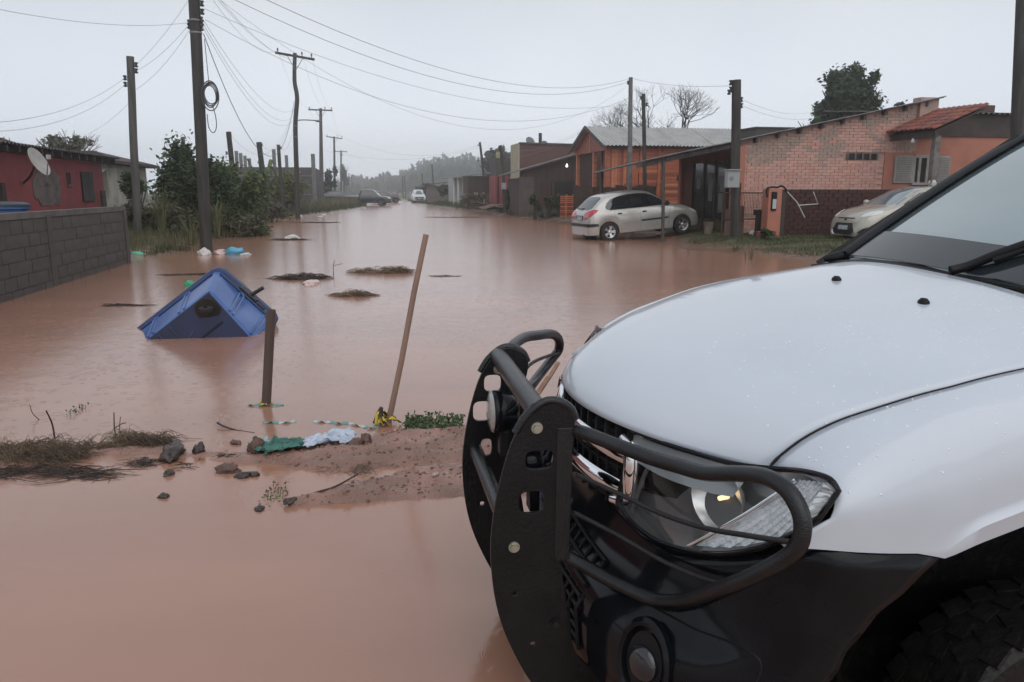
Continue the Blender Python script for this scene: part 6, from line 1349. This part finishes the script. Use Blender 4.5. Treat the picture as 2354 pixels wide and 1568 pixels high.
# ------------------------------------------------------------------ vegetation
def leafmat(name, a, b, rough=.55):
    m = mat(name, a, rough, col2=b, scale=2.6, lo=.35, hi=.65, spec=.3); return m
L_DK = leafmat('dark_leaf', (.026, .045, .018), (.058, .088, .034)); L_MD = leafmat('mid_leaf', (.046, .075, .024), (.10, .135, .048)); L_YL = leafmat('yellow_green_leaf', (.085, .10, .03), (.14, .15, .055)); L_FAR = leafmat('far_leaf', (.03, .042, .026), (.055, .068, .04)); L_OLV = leafmat('olive_leaf', (.06, .066, .036), (.108, .106, .06))
BARK = mat('bark', (.06, .05, .042), .85, col2=(.035, .03, .026), scale=10)
def leafcloud(mb, rg, c, rad, n, size, clumps=14, spread=.34, bottom=-1):
    cs = []
    while len(cs) < clumps:
        d = V((rg.gauss(0, 1), rg.gauss(0, 1), rg.gauss(0, 1))).normalized()
        if d.z < bottom: continue
        k = rg.uniform(.35, .88); cs.append((V((d.x*rad[0], d.y*rad[1], d.z*rad[2]))*k, rg.uniform(.7, 1.25)))
    for _ in range(n):
        cc, k = rg.choice(cs); d = V((rg.gauss(0, 1), rg.gauss(0, 1), rg.gauss(0, 1))); d = d.normalized()*abs(rg.gauss(.6, .35))
        p = V(c)+cc+V((d.x*rad[0], d.y*rad[1], d.z*rad[2]))*spread*k
        a = V((rg.gauss(0, 1), rg.gauss(0, 1), rg.gauss(0, .6))).normalized(); b = a.orthogonal().normalized(); b = Matrix.Rotation(rg.uniform(0, 6.28), 3, a)@b; s = size*rg.uniform(.6, 1.4); e = a.cross(b)*s*.08
        mb.add([p-a*s*.5, p+b*s*.24+e, p+a*s*.5, p-b*s*.24+e], [(0, 1, 2, 3)])
def bush(name, label, c, rad, n, size, m, seed, cat='bush', stems=5, clumps=16, spread=.34, group=None, bottom=-.9, ground=None):
    rg = random.Random(seed); z0 = ground if ground is not None else max(0, gz(c.x*ca+c.y*sa, -c.x*sa+c.y*ca)); t = thing(name, label, cat, (c.x, c.y, z0), 0, group); cz = c.z-z0
    mb = MB(); leafcloud(mb, rg, (0, 0, cz), rad, n, size, clumps, spread, bottom); mb.build('foliage', m, t)
    for i in range(stems):
        a = rg.uniform(0, 6.28); q = V((rad[0]*.6*cos(a), rad[1]*.6*sin(a), cz+rad[2]*rg.uniform(-.2, .5))); MB().tube([V((.1*cos(a), .1*sin(a), -.1)), q*.5+V((0, 0, .1)), q], [.045, .03, .012], 6).build('stem', BARK, t)
    return t
def blades(name, label, n, place, h, w_, m, seed, lean=.35, cat='grass', clump=1):
    rg = random.Random(seed); mb = MB()
    for _ in range(n):
        P = place(rg)
        if P is None: continue
        for _ in range(clump):
            x, y, z = P[0]+rg.gauss(0, .05)*(clump > 1), P[1]+rg.gauss(0, .05)*(clump > 1), P[2]; hh = h*rg.uniform(.5, 1.25); a = rg.uniform(0, 6.28); l = lean*hh*rg.uniform(.2, 1.4); b = a+pi/2; dx, dy = cos(b)*w_/2, sin(b)*w_/2; lx, ly = cos(a)*l, sin(a)*l
            mb.add([(x-dx, y-dy, z-.03), (x+dx, y+dy, z-.03), (x+lx*.4+dx*.7, y+ly*.4+dy*.7, z+hh*.62), (x+lx*.4-dx*.7, y+ly*.4-dy*.7, z+hh*.62), (x+lx, y+ly, z+hh*.95)], [(0, 1, 2, 3), (3, 2, 4)])
    o = mb.build(name, m); return tag(o, label, cat, kind='stuff')
def area(p0, p1, q0, q1, zmin=.03, dens=None):
    def f(rg):
        p, q = rg.uniform(p0, p1), rg.uniform(q0, q1); z = gz(p, q)
        if z < zmin+.03*rg.random(): return None
        if dens and rg.random() > dens(p, q): return None
        P = XY(p, q, z); return P
    return f
G_A = leafmat('wet_grass', (.035, .05, .016), (.075, .085, .03)); G_B = leafmat('dry_grass', (.085, .085, .04), (.13, .12, .06)); G_C = leafmat('reed_grass', (.09, .10, .045), (.15, .15, .075))
blades('grass', 'short wet grass on the right verge', 42000, area(8.3, 17, 13, 22, .04, lambda p, q: .25+.75*(N3(p*.9, q*.9) > -.1)), .075, .012, leafmat('short_wet_grass', (.05, .062, .024), (.105, .108, .05)), 1, .6)
blades('grass', 'rough grass on the far left bank', 16000, area(-4.9, 2.0, 44, 90, .05), .34, .03, G_A, 2)
blades('grass', 'tall dry grass on the far left bank', 7000, area(-3.6, 1.6, 52, 92, .12, lambda p, q: .9 if N3(p*.5, q*.25, 4) > -.1 else .15), .75, .04, G_B, 3, .5)
blades('grass', 'rough grass on the far right bank', 15000, area(6.9, 11.5, 42, 125, .05), .34, .03, G_A, 4)
blades('grass', 'weeds along the foot of the block wall', 2500, area(-5.0, -4.0, 15.6, 21.5, .0), .18, .015, G_A, 5)
blades('grass', 'grassy ground under the left bushes', 9000, area(-9, -3.6, 18.5, 33, .03), .30, .018, G_B, 6)
# bushes of the left verge
def B_(name, label, u, v, y, ru, rv, dy, n, size, m, seed, **k):
    c = at(u, v, y); s = y/FPX; return bush(name, label, c, (ru*s, dy, rv*s), n, size, m, seed, **k)
B_('dense_shrub', 'dense dark green shrub left of the big pole', 420, 430, 25.5, 74, 92, 1.2, 9500, .16, L_DK, 1, clumps=40, spread=.36)
B_('dense_shrub', 'dark shrub just right of the big pole', 495, 440, 26, 50, 84, 1.1, 6000, .16, L_DK, 2, clumps=28)
B_('leafy_shrub', 'brighter green leafy shrub right of the big pole', 545, 440, 28, 58, 80, 1.3, 7000, .17, L_MD, 3, clumps=30)
B_('leafy_shrub', 'yellow green bush behind the crooked pole', 662, 435, 49, 40, 44, 1.3, 3000, .24, L_YL, 4, clumps=18)
B_('leafy_shrub', 'light green bush left of the scrap fence', 593, 440, 38, 30, 62, 1.0, 3200, .18, L_MD, 5, clumps=18)
B_('leafy_shrub', 'small dark bush in front of the pale tiled house', 312, 430, 30, 32, 36, .8, 2200, .17, L_DK, 6, clumps=14)
B_('low_shrub', 'low tangled scrub along the water behind the big pole', 520, 525, 26, 95, 46, 1.1, 7500, .14, L_OLV, 7, clumps=36)
B_('low_shrub', 'low tangled scrub left of the big pole', 390, 520, 24.5, 95, 50, 1.1, 7500, .14, L_OLV, 8, clumps=36)
B_('low_shrub', 'scrub at the end of the block wall', 310, 505, 25, 34, 60, .8, 2400, .14, L_OLV, 9, clumps=16)
B_('low_shrub', 'dark scrub beneath the service posts', 640, 445, 50, 26, 26, 1.0, 900, .2, L_DK, 10, clumps=9)
B_('low_shrub', 'loose grassy scrub reaching into the water right of the big pole', 575, 525, 27, 52, 30, 1.0, 3600, .13, L_MD, 11, clumps=20)
B_('low_shrub', 'loose light scrub at the far end of the bush row', 630, 490, 40, 36, 24, 1.0, 2000, .16, L_OLV, 12, clumps=14)
def clump(name, label, u, v, y, n, h, sp, m, seed, w_=.03):
    rg = random.Random(seed); b = gp(u, v, .1); s = y/FPX; t = thing(name, label, 'reed', at(u, v, y)); mb = MB()
    for i in range(n):
        a = rg.uniform(0, 6.28); r0 = rg.uniform(0, .12); l = sp*rg.uniform(.2, 1); hh = h*rg.uniform(.6, 1.1); x, yy = r0*cos(a), r0*sin(a); P = [V((x, yy, -.2)), V((x+l*.3*cos(a), yy+l*.3*sin(a), hh*.55)), V((x+l*.75*cos(a), yy+l*.75*sin(a), hh*.95)), V((x+l*1.1*cos(a), yy+l*1.1*sin(a), hh*.86))]
        o = len(mb.v); b_ = V((-sin(a), cos(a), 0))
        for k, q in enumerate(P): ww = w_*(1, .9, .6, .08)[k]/2; mb.v += [tuple(q-b_*ww), tuple(q+b_*ww)]
        mb.f += [(o+2*k, o+2*k+1, o+2*k+3, o+2*k+2) for k in range(3)]
    mb.build('blade_tuft', m, t); return t
clump('reed_clump', 'pale reed clump standing before the dark shrub', 372, 530, 23, 70, 1.25, .8, G_C, 1, .018)
clump('reed_clump', 'low pale reeds left of the big pole foot', 440, 555, 21.5, 60, .7, .6, G_C, 2, .014)
clump('reed_clump', 'pale reeds behind the big pole', 500, 530, 24.5, 50, 1.05, .8, G_C, 3, .016)
clump('reed_clump', 'reeds at the tip of the scrub by the water', 590, 540, 27.5, 70, .75, .8, G_C, 4, .016)
clump('banana_plant', 'banana plant with broad drooping leaves before the grey building', 608, 460, 52, 16, 2.6, 1.5, leafmat('banana_leaf', (.10, .14, .05), (.16, .2, .09)), 5, .35)
clump('banana_plant', 'second banana plant right of the first', 655, 452, 55, 14, 2.0, 1.4, leafmat('banana_leaf', (.10, .14, .05), (.16, .2, .09)), 6, .32)
# right side plants
B_('low_shrub', 'green bush beside the white pickup', 1030, 440, 85, 26, 20, 1.5, 1300, .3, L_MD, 20, clumps=10)
B_('low_shrub', 'grey green bush below the far sheds', 1000, 447, 95, 16, 14, 1.2, 700, .3, L_OLV, 21, clumps=8)
B_('low_shrub', 'dark hedge behind the white pickup', 985, 432, 115, 30, 16, 1.5, 900, .4, L_DK, 22, clumps=9)
B_('low_shrub', 'weedy bush in front of the pale porch columns', 1085, 455, 66, 34, 16, 1.2, 1300, .25, L_OLV, 23, clumps=12)
B_('low_shrub', 'dark bush beside the red hut', 1168, 455, 50, 14, 26, .8, 700, .2, L_DK, 24, clumps=7)
for i, (u, w_) in enumerate(((1232, 16), (1262, 14), (1285, 12))): B_('planter_shrub', ('left dark leafy plant in the picket bed', 'middle dark leafy plant in the picket bed', 'right dark leafy plant in the picket bed')[i], u, 467, 42.2, w_, 22, .4, 600, .16, L_DK, 25+i, clumps=6)
B_('planter_leaves', 'leafy plant growing in the red planter', 1760, 540, 21.1, 20, 13, .25, 260, .12, L_DK, 30, clumps=5, stems=3, ground=.3)
B_('porch_plant', 'small green plant on the partition behind the silver hatchback', 1560, 410, 29.4, 10, 14, .3, 240, .14, L_MD, 31, clumps=5, stems=2, ground=1.2)
for i, (u, v, sc_, lab) in enumerate(((1722, 597, 1, 'small weed standing in the water before the verge'), (1690, 580, .7, 'tiny weed at the verge edge'))): clump('weed', lab, u, v, gp(u, v).y, 22, .28*sc_, .2*sc_, G_A, 40+i, .012)
def sprout(label, u0, u1, v, n, h, seed, k=1):
    rg = random.Random(seed); a, b = gp(u0, v, .03), gp(u1, v, .03); o = (a+b)/2; o.z = max(0, surf(o.x, o.y)); t = thing('weed', label, 'weed', o); mb = MB()
    for _ in range(n):
        x = rg.uniform(-.5, .5)*(b-a).length; y = rg.gauss(0, .06); z = h*rg.random(); s = k*rg.uniform(.02, .045); d = V((rg.gauss(0, 1), rg.gauss(0, 1), rg.gauss(.3, .6))).normalized(); e = d.orthogonal().normalized()*s*.3; p = V((x, y, z)); mb.add([p, p+d*s*.5+e, p+d*s, p+d*s*.5-e], [(0, 1, 2, 3)])
        if rg.random() < .25: mb.tube([(x, y, -.02), (x+.01, y, z)], .0018, 4)
    mb.build('leaves', leafmat('fresh_weed', (.045, .075, .028), (.085, .12, .05)), t)
sprout('green creeping weeds on top of the mud bank', 930, 1062, 978, 620, .055, 1, .8); sprout('small green sprout in the water left of the bank tip', 606, 660, 1124, 70, .02, 2, .5); sprout('dark sprig on the water above the weed heap', 158, 184, 938, 26, .03, 3, .6)
# trees
def tree(label, u, vtop, vbot, y, wu, dy, n, size, m, seed, trunk=.18, clumps=30, spread=.3, name='tree'):
    s = y/FPX; c = at(u, (vtop+vbot)/2, y); return bush(name, label, c, (wu*s, dy, (vbot-vtop)/2*s), n, size, m, seed, cat='tree', stems=0, clumps=clumps, spread=spread, ground=.2)
def trunk(t, h, r=.2, lean=0):
    MB().tube([(0, 0, -.2), (lean*.3, 0, h*.5), (lean, 0, h)], [r, r*.8, r*.5], 10).build('trunk', BARK, t, smooth=60)
    for i in range(6):
        a = i*1.05; MB().tube([(lean*.6, 0, h*.7), (lean+.8*cos(a), .8*sin(a), h*1.02), (lean+1.5*cos(a), 1.5*sin(a), h*1.25)], [r*.4, r*.25, r*.1], 6).build('limb', BARK, t)
t = tree('tall dense dark tree behind the pink house roof', 1955, 148, 300, 42, 64, 1.9, 15000, .26, L_DK, 50, clumps=60, spread=.27); trunk(t, 5.2, .22)
t = tree('low shoulder of foliage left of the tall dark tree', 1900, 215, 300, 42.5, 34, 1.2, 2600, .26, L_DK, 51, clumps=16); trunk(t, 4.0, .15)
t = tree('small tree top peeping right of the tall dark tree', 2055, 238, 300, 44, 22, 1.0, 900, .26, L_DK, 52, clumps=9); trunk(t, 4.2, .12)
t = tree('bushy tree behind the far red hut', 1150, 345, 420, 112, 48, 4, 3600, .8, L_FAR, 53, clumps=24); trunk(t, 3.5, .3)
t = tree('second bushy tree behind the brown brick building', 1205, 350, 420, 120, 40, 4, 2800, .8, L_FAR, 54, clumps=20); trunk(t, 3.5, .3)
t = tree('scrubby tree behind the red house roof', 150, 305, 360, 42, 48, 1.5, 1300, .22, L_OLV, 55, clumps=16, spread=.3); trunk(t, 3.2, .12)
t = tree('sparse tree at the left edge above the red house', 25, 314, 350, 38, 30, 1.2, 420, .2, L_OLV, 56, clumps=8); trunk(t, 3.0, .1)
t = tree('thin tree beside the grey building', 760, 380, 455, 98, 16, 2, 1100, .5, L_FAR, 57, clumps=9); trunk(t, 2.5, .2)
t = tree('slim tall tree far down the left side', 790, 366, 440, 190, 8, 2, 500, 1.0, L_FAR, 58, clumps=6); trunk(t, 6, .25)
def bare(label, base, top_h, seed, spread, r0=.16, depth=6):
    rg = random.Random(seed); t = thing('bare_tree', label, 'tree', base); lv = [MB() for _ in range(3)]
    def grow(p, d, l, r, k):
        q = p+d*l; m_ = (p+q)/2+V((rg.gauss(0, .04), rg.gauss(0, .04), 0))*l; lv[min(2, k//3)].tube([p, m_, q], [r, r*.85, r*.68], 6 if k < 3 else 4, cap=False)
        if k >= depth: return
        for _ in range(rg.choice((2, 3, 3)) if k else 4):
            nd = (d+V((rg.gauss(0, spread), rg.gauss(0, spread), rg.gauss(.12, .25)))).normalized(); grow(q, nd, l*rg.uniform(.66, .86), r*.62, k+1)
    grow(V((0, 0, 0)), V((0, 0, 1)), top_h, r0, 0)
    tr_ = lv[0].build('trunk', BARK, t); tag(lv[1].build('branches', BARK, t), kind='stuff'); tag(lv[2].build('twigs', mat('pale_twig', (.11, .095, .085), .8), t), kind='stuff'); return t
b1 = at(1530, 420, 60); b1.z = .2; bare('bare branching tree behind the timber house roof', b1, 2.5, 3, .55, .2, 7)
b2 = at(1430, 420, 66); b2.z = .2; bare('thin bare tree left of the concrete pole', b2, 2.0, 5, .5, .12, 7)
b3 = at(150, 420, 44); b3.z = .2; bare('bare twiggy tree behind the red house', b3, 1.3, 8, .4, .1, 5)
# far wood closing the street
fw = MB(); rg = random.Random(77)
TOPS = [(700, 432), (780, 420), (800, 404), (830, 408), (860, 404), (890, 400), (910, 400), (930, 388), (950, 380), (965, 373), (985, 366), (1005, 357), (1040, 356), (1075, 356), (1100, 356), (1130, 366), (1200, 372), (1320, 380), (1500, 392), (1700, 400), (2000, 405), (2400, 405)]
for layer, (y0, dv, st) in enumerate(((430, 0, 6.5), (380, 9, 8), (330, 22, 9))):
    u = 700.
    while u < 2400:
        y = y0+rg.uniform(-25, 25); s = y/FPX; tv = interp(TOPS, u)+dv+rg.uniform(-5, 7); top = at(u, tv, y); H_ = top.z; wd_ = rg.uniform(4.5, 8)*s
        nb = 120 if u < 1350 else 50
        for _ in range(nb):
            k = rg.random()**.7; hz_ = H_*(1-k*.72); ww = wd_*(.25+.9*k*(1-.45*k)); a = rg.uniform(0, 6.28); rr = ww*sqrt(rg.random()); p = V((top.x+rr*cos(a), top.y+rr*sin(a), hz_)); d = V((rg.gauss(0, 1), rg.gauss(0, .5), rg.gauss(0, 1))).normalized(); e = d.orthogonal().normalized(); sz = rg.uniform(.7, 1.5)
            fw.add([p-d*sz, p+e*sz*.5, p+d*sz, p-e*sz*.5], [(0, 1, 2, 3)])
        fw.tube([(top.x, top.y, 0), (top.x, top.y, H_*.8)], .3, 4, cap=False)
        u += st*rg.uniform(.7, 1.3)*(1 if u < 1350 else 2.2)
tag(fw.build('distant_wood', L_FAR), kind='stuff', label='misty row of tall trees closing the far end of the street', cat='trees')
# ------------------------------------------------------------------ rain haze

hb2 = MB().box((0, 231, 13.5), (620, 520, 30)).build('haze', bpy.data.materials.new('rain_haze')); hm = hb2.data.materials[0]; hm.use_nodes = True
hn, hl_ = hm.node_tree.nodes, hm.node_tree.links; hn.clear(); ho_ = hn.new('ShaderNodeOutputMaterial'); hv_ = hn.new('ShaderNodeVolumePrincipled')
hv_.inputs['Color'].default_value = (.985, .99, 1, 1); hv_.inputs['Density'].default_value = .0018; hv_.inputs['Anisotropy'].default_value = .85
hl_.new(hv_.outputs[0], ho_.inputs['Volume']); tag(hb2, kind='stuff')
